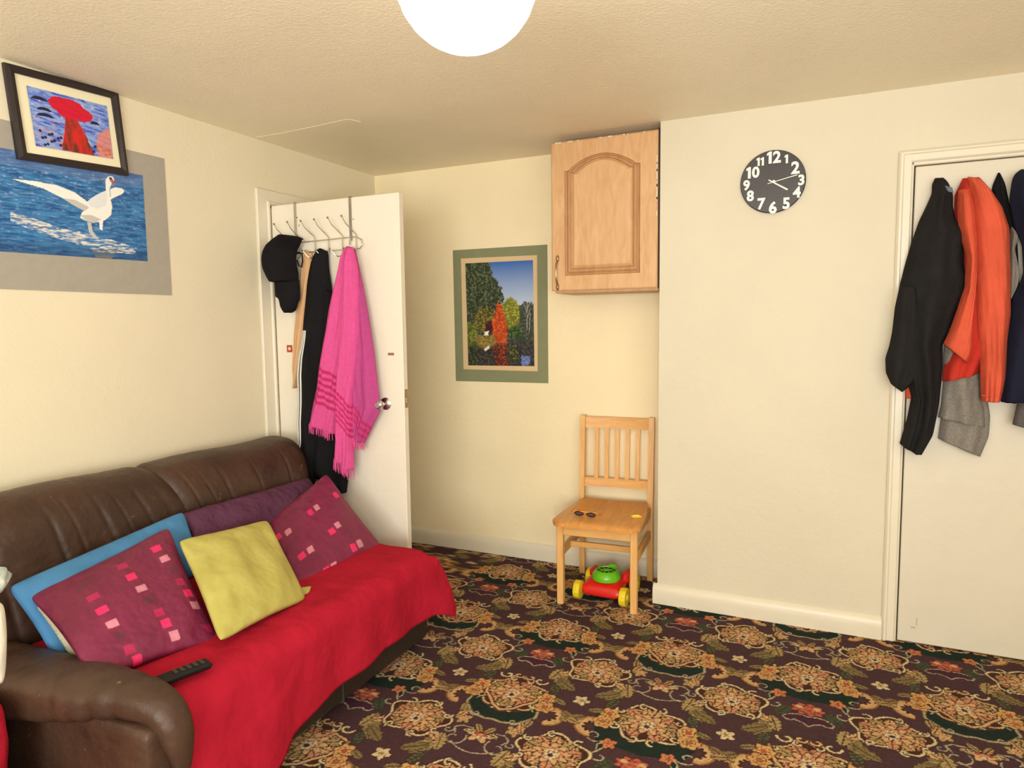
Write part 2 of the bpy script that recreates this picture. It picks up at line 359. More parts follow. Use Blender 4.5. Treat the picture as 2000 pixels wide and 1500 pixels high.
# ------------------------------------------------------------ carpet
def carpet_tile():
    TW, TH, R = 1.04, .567, .0016
    nu, nv = int(TW/R), int(TH/R)
    uu = (np.arange(nu)+.5)*TW/nu-.52; vv = (np.arange(nv)+.5)*TH/nv
    U, Vv = np.meshgrid(uu, vv); wU = U+.004*(fnoise(U*40+9, Vv*40, 3)-.5); wV = Vv+.004*(fnoise(U*40, Vv*40+9, 4)-.5)
    aub, grn = L(78, 54, 58), L(36, 48, 42)
    dk, bei, pk, rd, cr = L(74, 46, 38), L(210, 168, 118), L(204, 142, 108), L(180, 84, 74), L(214, 194, 150)
    ol, olL, dg, sc, br = L(130, 114, 76), L(174, 150, 100), L(62, 72, 58), L(180, 168, 138), L(158, 108, 68)
    T = np.empty((nv, nu, 3)); T[:] = aub
    def put(u0, v0, R0, fn, mirror=True):
        for sg in ((1, -1) if mirror and abs(u0) > .002 and abs(abs(u0)-.52) > .002 else (1,)):
            for k in (-1, 0, 1):
                for i in (-1, 0, 1):
                    cu, cv = sg*u0+TW*i+.52*k, v0+TH*k
                    if abs(cu) > .52+R0 or cv < -R0 or cv > TH+R0: continue
                    s = (np.abs(U-cu) < R0) & (np.abs(Vv-cv) < R0)
                    if not s.any(): continue
                    x = (wU[s]-cu)*sg; y = wV[s]-cv
                    sub = T[s]
                    for mk, c in fn(x, y): sub[mk] = c
                    T[s] = sub
    def rosette(R0, n, cols, ph=0, amp=.16, sy=1.0, seed=0):
        def fn(x, y):
            y2 = y/sy; r = np.hypot(x, y2); a = np.arctan2(y2, x); out = []
            out.append((r < R0*1.10*(1+amp*np.cos(n*a+ph)), dk))
            for q, c in enumerate(cols):
                f = R0*(1-q/len(cols)); rr = f*(1+amp*np.cos(n*a+ph+q*PI*.9)*(1-.4*q/len(cols)))
                out.append((r < rr, dk)) if q else None
                out.append((r < rr*(.9 if q else 1), c))
                if q < 2: out.append(((r < rr*.9) & (r > rr*.55) & (np.abs(np.sin((n*a+ph+q*PI*.9)/2+PI/2)) < .18), pk if q == 0 else dk))
            return out
        return fn
    def blob(poly, c):
        return lambda x, y: [(inpoly(x, y, poly), c)]
    def ell(a, b, c, th=0):
        def fn(x, y):
            p = x*math.cos(th)+y*math.sin(th); q = -x*math.sin(th)+y*math.cos(th); return [((p/a)**2+(q/b)**2 < 1, c)]
        return fn
    def stroke(pts, wd, c, edge=None, dash=0):
        def fn(x, y):
            d = segd(x, y, pts); o = []
            if edge is not None: o.append((d < wd*2.0, edge))
            o.append((d < wd, c)); return o
        return fn
    def spiral(cx, cy, r0, r1, a0, a1, n=26):
        t = np.linspace(0, 1, n); return [(cx+(r0+(r1-r0)*q)*math.cos(a0+(a1-a0)*q), cy+(r0+(r1-r0)*q)*math.sin(a0+(a1-a0)*q)) for q in t]
    def leaf(a, b, th, c1, c2, nl=5):
        def fn(x, y):
            p = x*math.cos(th)+y*math.sin(th); q = -x*math.sin(th)+y*math.cos(th)
            s = np.clip((p+a)/(2*a), 0, 1); wdt = b*np.sin(PI*s)**.6*(1-.28*np.abs(np.sin(s*PI*nl)))
            k = (np.abs(q) < wdt) & (np.abs(p) < a)
            v1 = k & (np.abs(np.sin((s*nl*1.0+np.abs(q)/b*.8)*PI)) < .30); v0 = k & (np.abs(q) < .0022)
            return [((np.abs(q) < wdt+.003) & (np.abs(p) < a), dk), (k, c1), (v1, c2), (v0, dk)]
        return fn
    def daisy(R0, c, cc): return rosette(R0*1.12, 6, [c, c, cc], amp=.12)
    # green-black grounds
    put(0, -.09, .27, blob([(-.17, -.19), (-.06, -.13), (.06, -.13), (.17, -.19), (.19, -.10), (.16, -.03), (.13, .06), (.07, .02), (0, .03), (-.07, .02), (-.13, .06), (-.16, -.03), (-.19, -.10)], grn))
    put(0, .47, .2, blob([(-.13, -.09), (-.09, -.09), (-.07, -.03), (0, .0), (.07, -.03), (.09, -.09), (.13, -.09), (.135, -.02), (.08, .035), (.02, .045), (-.02, .045), (-.08, .035), (-.135, -.02)], grn))
    for off in (0, 1):
        put(0, .47, .2, stroke([(x, y) for x, y in [(-.13, -.09), (-.14, -.02), (-.09, .04), (-.03, .055), (0, .047), (.03, .055), (.09, .04), (.14, -.02), (.13, -.09)]], .0028, sc, ol))
        put(.075, .505, .05, stroke(spiral(0, 0, .022, .004, 0, 5.5), .0024, sc))
        put(.125, .40, .05, stroke(spiral(0, 0, .02, .004, 2, 7.5), .0024, sc))
    # lobed outline under the red flower
    lob = [(0, -.022), (.03, -.028), (.06, -.02), (.085, .0), (.075, .02), (.055, .022), (.045, .012), (.02, .022), (0, .042)]
    lob = lob+[(-x, y) for x, y in lob[::-1]]
    put(0, .07, .12, blob(lob, L(76, 42, 56))); put(0, .07, .12, stroke(lob, .0026, sc))
    put(.085, .035, .07, leaf(.045, .028, 1.0, dg, L(88, 92, 66)))
    put(.11, .0, .06, stroke(spiral(0, 0, .032, .008, -1.2, 4.6), .0026, sc)); put(.125, -.045, .06, stroke([(0, .02), (-.01, 0), (-.03, -.03)], .0026, sc))
    put(.155, -.105, .07, stroke(spiral(0, 0, .035, .007, 2.4, -4.0), .0026, sc))
    # tendrils round the fan flower (edge column)
    for a_, b_, r_ in ((.44, .10, .045), (.40, .065, .02)):
        put(a_, b_, .08, stroke(spiral(0, 0, r_, r_*.25, -.6, 4.9), .0024, sc))
    put(.46, .045, .08, stroke([(-.03, .03), (-.045, 0), (-.02, -.02), (.02, -.015)], .0024, sc)); put(.475, .135, .07, stroke([(-.035, -.01), (0, .01), (.045, .02)], .0024, sc))
    # fern leaves
    for (u_, v_, th) in ((.14, .165, 1.1), (.375, .17, -1.1)):
        s = 1 if u_ < .26 else -1
        put(u_, v_, .11, leaf(.075, .036, th, ol, olL)); put(u_+s*.035, v_+.03, .09, leaf(.05, .026, th-.5*s, ol, L(120, 96, 60)))
        put(u_-s*.03, v_-.03, .09, leaf(.05, .026, th+.7*s, olL, ol)); put(u_+s*.01, v_-.055, .07, leaf(.04, .02, th+s*1.4, bei, br))
        put(u_+s*.0, v_+.075, .07, leaf(.04, .022, th+s*.1, dg, ol))
    # medallion by the wide scrolls
    def medal(u_, v_, R0, seed, warm):
        c0 = bei if warm else olL
        pts = [(R0*1.18*(1+.13*math.cos(5*a+seed))*math.cos(a), R0*.98*(1+.13*math.cos(5*a+seed))*math.sin(a)) for a in np.linspace(0, 2*PI, 61)]
        mir = not (u_ == 0 or u_ == .52)
        put(u_, v_, R0*1.7, blob([(x*.98, y*.98) for x, y in pts], dk), True)
        for q in range(14):
            a = 2*PI*q/14+seed*.7
            if mir or math.cos(a) > -.01: put(u_+R0*.88*math.cos(a), v_+R0*.74*math.sin(a), R0*.5, leaf(R0*.24, R0*.13, a+1.1, [pk, bei, olL, bei][q % 4], br), True)
        put(u_, v_, R0*1.7, stroke(pts, .0042, cr if seed % 2 else bei, dk), True)
        for q in range(10):
            a = 2*PI*q/10+seed; rr = R0*.66
            put(u_+rr*math.cos(a), v_+rr*math.sin(a)*.85, R0*.6, leaf(R0*.38, R0*.22, a, [bei, pk, olL][q % 3] if warm else [olL, bei, pk][q % 3], br), True) if (mir or math.cos(a) > -.01) else None
        put(u_, v_, R0, rosette(R0*.56, 9, [bei, pk, cr, rd], ph=seed, amp=.2, sy=.85))
        put(u_, v_+R0*.14, R0, rosette(R0*.2, 6, [cr, L(78, 44, 70)], ph=seed, amp=.25))
        for a in (.5, 1.3, 2.2, -.5, -1.3, -2.2):
            if mir or math.cos(a) > 0:
                put(u_+R0*1.12*math.cos(a), v_+R0*.98*math.sin(a), R0*.5, stroke(spiral(0, 0, R0*.2, R0*.05, a, a+4.2), .0036, cr, dk))
    medal(.26, .045, .10, 1, True); medal(0, .33, .105, 2, False); medal(.52, .325, .105, 3, True)
    # green fringe below the shield medallion, bud flowers
    put(0, .33, .16, stroke([(-.12, -.05), (-.10, .03), (-.07, .06), (-.04, .1), (0, .125), (.04, .1), (.07, .06), (.10, .03), (.12, -.05)], .005, bei, dk))
    put(.07, .21, .06, stroke(spiral(0, 0, .03, .006, 0, 4.7), .004, cr, dk)); put(.025, .2, .06, stroke(spiral(0, 0, .022, .005, 3, -1.5), .004, bei, dk))
    put(.10, .555, .07, rosette(.026, 5, [olL, bei, pk], amp=.25)); put(.115, .525, .06, leaf(.034, .016, 1.2, bei, br)); put(.13, .49, .06, leaf(.03, .014, 1.7, olL, ol))
    # curling acanthus
    for u_, s in ((.205, 1), (.312, -1)):
        def ac(x, y, s=s):
            x = x*s; r = np.hypot(x+.028, y+.008); a = np.arctan2(y+.008, x+.028)
            k = (r < .062) & (r > .024+.012*np.abs(np.sin(a*4.5))) & (a > -1.55) & (a < 1.7)
            return [((r < .066) & (r > .02) & (a > -1.6) & (a < 1.75), dk), (k, bei), (k & (r > .054), br), (k & (np.abs(r-.046) < .0025), olL)]
        put(u_, .425, .11, ac); put(u_+s*.035, .385, .07, leaf(.034, .02, .6*s, ol, br)); put(u_+s*.045, .41, .06, leaf(.03, .018, -.3*s, olL, br))
    # daisies
    for u_ in (.137, .380):
        put(u_, .318, .06, daisy(.031, L(212, 164, 100), rd)); put(u_+(.01 if u_ < .2 else -.01), .372, .06, daisy(.031, L(208, 156, 98), br))
        s = 1 if u_ < .26 else -1
        put(u_+s*.05, .315, .06, leaf(.03, .017, .4*s, ol, olL))
    put(.26, .276, .05, rosette(.027, 5, [cr, cr, olL], amp=.22)); put(.26, .276, .02, ell(.005, .005, br))
    # red flower, small orange flowers, fan flower
    put(0, 0, .08, rosette(.052, 9, [L(188, 96, 76), rd, L(196, 120, 86), rd], amp=.14, sy=.72)); put(.03, -.012, .03, ell(.014, .01, bei))
    put(.1, -.08, .05, rosette(.025, 5, [L(206, 122, 78), L(204, 140, 94), rd], amp=.2)); put(.1, -.08, .07, stroke([(.02, 0), (.035, .02), (.03, .045)], .0024, sc))
    put(.52, .052, .08, rosette(.042, 6, [bei, cr, pk], amp=.26, sy=.85)); put(.502, .05, .03, ell(.009, .009, rd))
    put(.5, .02, .06, leaf(.03, .013, -2.2, olL, br)); put(.475, .045, .05, leaf(.026, .011, 3.0, cr, br))
    # woven irregularity
    g = fnoise(U*230, Vv*230, 11, 2)[..., None]; T = T*(.72+.62*g)
    return T
def carpet_color(X, Y, T):
    dx, dy = X-1.571, Y-2.578
    det = 1.04*-.567-.54*-.005
    s = (-.567*dx-.54*dy)/det; t = (.005*dx+1.04*dy)/det
    ft = t-np.floor(t); u = (s*1.04+ft*.52+.52) % 1.04
    ny, nx = T.shape[:2]
    return T[np.clip((ft*ny).astype(int), 0, ny-1), np.clip((u/1.04*nx).astype(int), 0, nx-1)]
def ax_(a, f0, f1, b, cs, fs):
    return np.unique(np.r_[np.arange(a, f0, cs), np.arange(f0, f1, fs), np.arange(f1, b, cs), b])

# ============================================================ the setting
# floor: one surface of carpet tufts, fine where it can be seen closely
Tc = carpet_tile()
xs = ax_(-1.2, .85, 3.75, 4.35, .03, .0037); ys = ax_(-2.85, 1.45, P+.36, B+.36, .03, .0037)
XX, YY = np.meshgrid(xs, ys)
colr = carpet_color(XX.ravel(), YY.ravel(), Tc)
M_carpet = mat('carpet', (.1, .08, .07), .95, attr='Col', bump=.8, bscale=300, var=.14, vscale=90, spec=.08)
fl = obj('floor', np.stack([XX.ravel(), YY.ravel(), np.zeros(XX.size)], -1), gridF(len(xs), len(ys)), M_carpet, color=colr)
tag(fl, 'patterned wool carpet with gold scrolls and flowers on aubergine and dark green', kind='structure')
def struct(name, mb, mt, label=None, parent=None, smooth=False):
    o = mb.build(name, mt, parent, smooth); tag(o, label, kind='structure'); return o
c = MB().box((-1.2, -2.85, H), (4.35, B+.3, H+.1)); struct('ceiling', c, M_ceil, 'cream textured ceiling with a faint crack')
DY0, DY1, DH = 2.745, 3.505, 2.03           # opening of the left door
wl = MB().box((-.12, -2.85, 0), (0, DY0, H)).box((-.12, DY1, 0), (0, B+.1, H)).box((-.12, DY0, DH), (0, DY1, H))
struct('wall_left', wl, M_wall, 'cream wall behind the sofa')
struct('wall_back', MB().box((-.12, B, 0), (E+.3, B+.12, H)), M_wall_brightened, 'cream wall behind the chair')
struct('wall_alcove', MB().box((E, P, 0), (2.945, B+.12, H)).box((3.72, P, 0), (4.35, P+.12, H)).box((2.945, P, 2.035), (3.72, P+.12, H)).box((2.945, P+.16, 0), (3.72, P+.2, 2.04)), M_wall_dimmed, 'cream projecting wall carrying the clock')
struct('wall_right', MB().box((4.25, -2.85, 0), (4.35, -1.15, H)).box((4.25, .55, 0), (4.35, P, H)).box((4.25, -1.15, 0), (4.35, .55, .7)).box((4.25, -1.15, 2.0), (4.35, .55, H)), M_wall)
wf = MB().box((-.12, -2.85, 0), (1.6, -2.72, H)).box((4.0, -2.85, 0), (4.35, -2.72, H)).box((1.6, -2.85, 0), (4.0, -2.72, .5)).box((1.6, -2.85, 2.1), (4.0, -2.72, H))
struct('wall_front', wf, M_wall)
struct('wall_hall', MB().box((-1.2, 2.2, 0), (-1.1, B+.1, H)).box((-1.2, 2.1, 0), (-.12, 2.2, H)).box((-1.2, B, 0), (-.12, B+.1, H)), M_wall)
# skirting with a rounded top
def skirt(name, x0, x1, y, lab):
    pr = [(y, 0), (y-.018, 0), (y-.02, .05), (y-.018, .075), (y-.012, .09), (y-.004, .097), (y, .1)]
    mb = MB(); n = len(pr); V = [(x, a, b) for x in (x0, x1) for a, b in pr]
    F = [tuple(range(n)), tuple(range(n, 2*n))[::-1]]+[(k, n+k, n+(k+1) % n, (k+1) % n) for k in range(n)]
    mb.add(V, F); return struct(name, mb, M_trim, lab, smooth=True)
skirt('baseboard_back', 0.0, E, B, 'cream skirting board behind the chair')
skirt('baseboard_alcove', E-.02, 2.888, P, 'cream skirting board under the clock wall')
# door frames
tr = empty('trim_1', (0, DY0, 0), 'cream door frame on the left wall', kind='structure')
def arch(p, mb, mt=M_trim): tag(mb.build('architrave', mt, p, True), None); return
arch(tr, MB().box((-.0, 2.6255, 0), (.0185, 2.70, 2.104), .004).box((0, 2.69, 0), (.026, 2.712, 2.05), .006))
arch(tr, MB().box((0, 3.53, 0), (.018, 3.605, 2.105), .006))
arch(tr, MB().box((0, 2.625, 2.035), (.018, 3.605, 2.107), .006).box((0, 2.70, 2.03), (.026, 3.53, 2.05), .006))
MB().box((-.12, 2.712, 0), (.012, 2.745, 2.03), .004).box((-.12, 3.505, 0), (.012, 3.53, 2.03), .004).box((-.12, 2.712, 2.012), (.012, 3.53, 2.035), .004).build('door_jamb', M_trim, tr)
tr2 = empty('trim_2', (2.9, P, 0), 'cream moulded frame around the right door', kind='structure')
arch(tr2, MB().box((2.8885, P-.0165, 0), (2.9385, P, 2.0965), .004).box((2.8925, P-.0225, 0), (2.9085, P, 2.091), .004))
arch(tr2, MB().box((2.888, P-.016, 2.048), (3.78, P, 2.098), .006).box((2.9, P-.0215, 2.078), (3.78, P, 2.092), .004))
arch(tr2, MB().box((3.73, P-.016, 0), (3.78, P, 2.095), .006))
MB().box((2.936, P-.006, 0), (2.9455, P+.06, 2.05), .003).box((2.936, P-.006, 2.036), (3.73, P+.06, 2.05), .003).build('door_stop', M_trim, tr2)
# right door leaf (closed)
d2 = empty('door_2', (2.952, P, 0), 'closed flat cream door with clothes hanging on it', kind='structure')
MB().box((2.951, P-.002, .006), (3.715, P+.035, 2.030), .003).build('door_leaf', M_door_dimmed, d2)
MB().box((2.9455, P+.03, 0), (3.72, P+.05, 2.036)).build('gap_shadow', M_gap, d2)
MB().box((3.0, P-.0035, .07), (3.018, P-.0015, .078)).box((3.02, P-.0035, .085), (3.024, P-.0015, .12)).build('scuff_mark', mat('scuff', lin(196, 176, 140), .7, bump=.1), d2)
# window in the wall behind the camera
wn = empty('window_1', (2.8, -2.78, .5), 'white framed window behind the camera', kind='structure')
for (p, q) in (((1.6, .5), (1.65, 2.1)), ((3.95, .5), (4.0, 2.1)), ((2.775, .5), (2.825, 2.1)), ((1.6, .5), (4.0, .55)), ((1.6, 2.05), (4.0, 2.1))):
    MB().box((p[0], -2.82, p[1]), (q[0], -2.76, q[1]), .005).build('window_bar', M_trim, wn)

wn_added = empty('added_window', (4.3, -.3, .7), 'added white window frame around the fill light in the right wall, out of view', kind='structure')  # unseen frame added to go with the fill light
for (p, q) in (((-1.15, .7), (-1.1, 2.0)), ((.5, .7), (.55, 2.0)), ((-.32, .7), (-.28, 2.0)), ((-1.15, .7), (.55, .75)), ((-1.15, 1.95), (.55, 2.0))):
    MB().box((4.27, p[0], p[1]), (4.33, q[0], q[1]), .005).build('window_bar', M_trim, wn_added)

# left door leaf, opened at a right angle into the room
DF = 2.708
d1 = empty('door_1', (.03, DF, 0), 'open flat cream door carrying an over-door hook rack', kind='structure')
MB().box((.03, DF, .006), (.812, DF+.036, 2.023), .0025).build('door_leaf', M_door, d1)
kn = MB(); kc = (0.708,2.67,1.028)
kn.lathe([(.0, -.036), (.012, -.036), (.021, -.028), (.025, -.016), (.021, -.006), (.011, 0), (.009, .02), (.009, .036)], (kc[0], 2.67, kc[2]), 12, 'y')
kk = kn.build('door_knob', mat('smoked_crystal_knob', lin(190, 180, 178), .12, metal=.8, bump=.1, bscale=30), d1, False); kk['label'] = 'faceted chrome door knob'
MB().lathe([(.03, 0), (.03, -.004), (.018, -.009), (.012, -.012)], (kc[0], DF, kc[2]), 20, 'y').build('knob_rose', M_chrome, d1, True)
MB().box((.8115, DF+.006, 1.01), (.8135, DF+.03, 1.10), .0008).box((.812, DF+.011, 1.03), (.82, DF+.025, 1.062), .002).build('latch_plate', M_brass, d1)
MB().box((.727, DF-.0015, 1.262), (.762, DF+.001, 1.275), .0005).box((.730, DF-.0018, 1.266), (.754, DF, 1.2705)).build('bolt_mark', mat('bolt_rust', lin(150, 110, 90), .6, bump=.3, bscale=200), d1)
for px_ in [(0.199,2.708,1.952),(0.21,2.708,1.913),(0.538,2.708,1.968),(0.548,2.708,1.918)]:
    MB().lathe([(.003, 0), (.003, -.0015)], (px_[0], DF+.0005, px_[2]), 8, 'y').build('screw_hole', M_gap, d1)
s0 = [(0.097,2.708,1.31),(0.133,2.708,1.273)]
st = MB().box((s0[0][0], DF-.001, s0[1][2]), (s0[1][0], DF+.0005, s0[0][2])).build('sticker', mat('sticker_red', lin(176, 62, 38), .5, bump=.05), d1)
MB().lathe([(.009, 0), (.009, -.0012)], ((s0[0][0]+s0[1][0])/2, DF-.0008, (s0[0][2]+s0[1][2])/2), 14, 'y').build('sticker_ring', mat('sticker_pale', lin(226, 200, 160), .5, bump=.05), d1)
for z_ in (.25, 1.75):
    MB().lathe([(.007, z_-.045), (.007, z_+.045)], (.028, DF+.002, 0), 10).build('hinge', M_brass, d1, True)

# ------------------------------------------------------------ ceiling details
ck = [[(0.022,2.634,2.35),(0.222,2.634,2.35),(0.46,2.614,2.35),(0.622,2.598,2.35),(0.645,2.663,2.35)]]
pts = [(x, y, H-.0002) for x, y, z in ck[0]]
tag(MB().tube(pts, .0022, 5).build('ceiling_crack', mat('crack_filler', lin(232, 212, 170), .6, bump=.2), bpy.data.objects['ceiling'], True), None)

# lamp
lc = np.array((1.958, 1.271, 2.103)); lr = .1435
lamp = empty('ceiling_lamp', (lc[0], lc[1], H), 'round white paper lantern lamp hanging at the ceiling, lit', 'lamp')
prof = []; nr = 13
for i in range(nr*4+1):
    a = -PI/2+PI*i/(nr*4); rr = lr*math.cos(a)*(1+.012*abs(math.sin(i/4*PI))) + (.012 if i in (0, nr*4) else 0)
    prof.append((max(rr, .02), lr*math.sin(a)*.98))
sh = MB().lathe(prof, lc, 48).build('paper_shade', M_lampw, lamp, True)
MB().lathe([(.045, H), (.045, H-.012), (.03, H-.025), (.006, H-.028), (.006, H-.09), (.02, H-.095), (.02, H-.13)], (lc[0], lc[1], 0), 20).build('ceiling_rose', M_trim, lamp, True)

# ============================================================ sofa
sofa = empty('leather_sofa', (.6, 1.75, 0), 'worn brown leather sofa with a rounded arm against the left wall', 'sofa')
MB().box((.08, 1.085, .03), (1.085, 2.465, .33), .03).build('base', M_leather_dark, sofa, True)
MB().box((.3, 1.86, .05), (1.091, 1.864, .32)).build('base_seam', M_gap, sofa)
for x_ in (.14, 1.0):
    for y_ in (1.1, 2.42):
        MB().lathe([(.022, 0), (.026, .035)], (x_, y_, 0), 12).build('foot', M_dark, sofa, True)
def softbox(name, a, b, r, mt, parent, seed=1, wr=.008, n=26, bulge=.02, fn=None):
    """upholstered block: rounded box surface from a cube sphere with wrinkles"""
    a = np.array(a); b = np.array(b); c = (a+b)/2; h = (b-a)/2; V = []; F = []; off = 0
    t = np.tan(np.linspace(-1, 1, n)*PI/4)
    for ax in range(3):
        for s in (-1, 1):
            p, q = np.meshgrid(t, t); g = np.zeros((n, n, 3)); g[..., ax] = s
            g[..., (ax+1) % 3] = p; g[..., (ax+2) % 3] = q*s
            V.append(g.reshape(-1, 3)); F.append(gridF(n, n, off)); off += n*n
    V = np.concatenate(V); F = np.concatenate(F)
    inner = np.clip(V*h, -(h-r), (h-r)); d = V*h-inner; dl = np.linalg.norm(d, axis=1, keepdims=True)
    dn = d/np.maximum(dl, 1e-9)
    Pn = inner+dn*r
    e = 1-np.abs(V); k = (np.clip(e[:, 0], 0, 1)+.25)*(np.clip(e[:, 1], 0, 1)+.25)*(np.clip(e[:, 2], 0, 1)+.25)
    Pn = Pn+dn*(bulge*np.clip(k/.4, 0, 1))[:, None]
    W = Pn+c; wv = wav(seed, 6, (3, 9)); wv2 = wav(seed+3, 6, (3, 9))
    Pn = Pn+dn*(wr*(wv(W[:, 0]+W[:, 2], W[:, 1])+wv2(W[:, 1]-W[:, 2]*.7, W[:, 0]*.6)))[:, None]
    V = Pn+c
    if fn: V = fn(V)
    key = np.round(V*20000).astype(np.int64); _, ix, inv = np.unique(key, axis=0, return_index=True, return_inverse=True)
    F = inv.reshape(-1)[F]; return obj(name, V[ix], F, mt, parent, True)
# back cushions: profile swept along y with creases
def backc(name, y0, y1, seed, cre, tilt0, tilt1, x_add=0.0, zt=.872):
    pr = [(.40, .36), (.395, .46), (.375, .56), (.352, .63), (.345, .67), (.335, .74), (.30, .81), (.245, .856), (.18, zt), (.11, .862), (.06, .83), (.035, .76), (.03, .60), (.03, .36)]
    pr = np.array(smooth1(resample([(a, b, 0) for a, b in pr], 64), 2))[:, :2]; n = 150
    t = np.linspace(0, 1, n)
    G = np.zeros((n, 64, 3)); cx, cz = .2, .55; wv = wav(seed, 8, (1, 5))
    for i, q in enumerate(t):
        e = min(q, 1-q)*(y1-y0); s = 1-.16*max(0, 1-e/.07)**2.2
        cr_ = 0
        for (yc, wd, am) in cre: cr_ = cr_-am*math.exp(-((q-yc)/wd)**2)
        px = cx+(pr[:, 0]-cx)*s; pz = cz+(pr[:, 1]-cz)*(1-(1-s)*.5)
        fr = np.clip((pr[:, 0]-.2)/.15, 0, 1)*(1-.65*np.clip((pr[:, 1]-.72)/.12, 0, 1))
        px = px+fr*(cr_+.012*wv(q*1.2, pr[:, 1]*1.4)+x_add); pz = pz+np.clip((pr[:, 1]-.75)/.1, 0, 1)*(cr_*.15+.004*math.sin(q*9+seed))
        G[i, :, 0] = px; G[i, :, 2] = pz; G[i, :, 1] = y0+(y1-y0)*q + (tilt0*(1-q)+tilt1*q)*(.872-pz)
    V = G.reshape(-1, 3); F = [gridF(64, n)]
    o = len(V); V = np.concatenate([V, G[0].mean(0)[None], G[-1].mean(0)[None]])
    k = np.arange(63); F2 = np.stack([k+1, k, np.full(63, o), np.full(63, o)], -1)
    lst = [tuple(f) for f in F[0]]+[(int(i), int(i+1), o) for i in k]+[(int((n-1)*64+i+1), int((n-1)*64+i), o+1) for i in k]
    return obj(name, V, lst, M_leather, sofa, True)
backc('back_cushion', 1.0, 1.80, 3, [(.2, .012, .006), (.42, .010, .008), (.50, .008, .006), (.62, .012, .008), (.70, .007, .006), (.8, .010, .008), (.9, .015, .006)], 0, .42)
backc('back_cushion', 1.775, 2.585, 5, [(.10, .010, .008), (.2, .010, .007), (.32, .012, .008), (.55, .010, .006), (.80, .010, .008)], .42, -.02, .004, .866)
MB().box((.035, .985, .1), (.2, 2.54, .7), .02).build('back_frame', M_leather_dark, sofa, True)
softbox('seat_cushion', (.3, 1.19, .24), (1.085, 1.85, .392), .05, M_leather, sofa, 4, .004)
softbox('seat_cushion', (.3, 1.86, .24), (1.085, 2.45, .392), .05, M_leather, sofa, 6, .004)
# arm: outer panel, rolled top, front pad
softbox('arm_panel', (.1, 1.045, .03), (1.155, 1.165, .42), .02, M_leather, sofa, 8, .004, bulge=.004)
def armroll():
    n, m_ = 90, 48; G = np.zeros((n, m_, 3)); wv = wav(21, 8, (1, 6))
    path = [(.05, .39), (.3, .405), (.55, .422), (.8, .440), (.98, .458), (1.08, .462), (1.145, .440), (1.172, .392), (1.176, .335), (1.17, .28), (1.162, .24)]
    pp = smooth1(resample([(a, b, 0) for a, b in path], n), 3)[:, :2]
    for i in range(n):
        q = i/(n-1); tg = pp[min(i+1, n-1)]-pp[max(i-1, 0)]; tg /= np.linalg.norm(tg); nm = np.array([-tg[1], tg[0]])
        yc = np.interp(q, [0, .4, .65, .8, 1], [1.085, 1.082, 1.092, 1.112, 1.135])
        ry = np.interp(q, [0, .4, .65, .78, .9, 1], [.115, .112, .088, .060, .040, .012])
        rn = np.interp(q, [0, .4, .65, .75, .85, 1], [.066, .064, .060, .048, .038, .010])
        for k in range(m_):
            a = 2*PI*k/m_; ca, sa = math.cos(a), math.sin(a)
            sag = -.030*max(0, -ca)*math.exp(-((q-.42)/.25)**2)
            cr_ = -.009*math.exp(-((q-.70)/.012)**2)-.007*math.exp(-((q-.755)/.012)**2)-.005*math.exp(-((q-.66)/.012)**2)-.004*math.exp(-((q-.57+.05*ca)/.01)**2)
            w_ = .0045*wv(q*1.6, k/m_*1.5)+cr_*(.4+.6*max(0, -ca))
            e = abs(sa)**.85*(1 if sa > 0 else -1)
            off = nm*((rn+w_)*e+(sag if sa < 0 else 0)); G[i, k] = (pp[i, 0]+off[0], yc+(ry+w_)*abs(ca)**.9*(1 if ca > 0 else -1), pp[i, 1]+off[1])
    V = G.reshape(-1, 3); F = gridF(m_, n, closed_u=True)
    lst = [tuple(f) for f in F]+[tuple(range(m_))[::-1], tuple((n-1)*m_+k for k in range(m_))]
    return obj('arm_roll', V, lst, M_leather, sofa, True)
armroll()

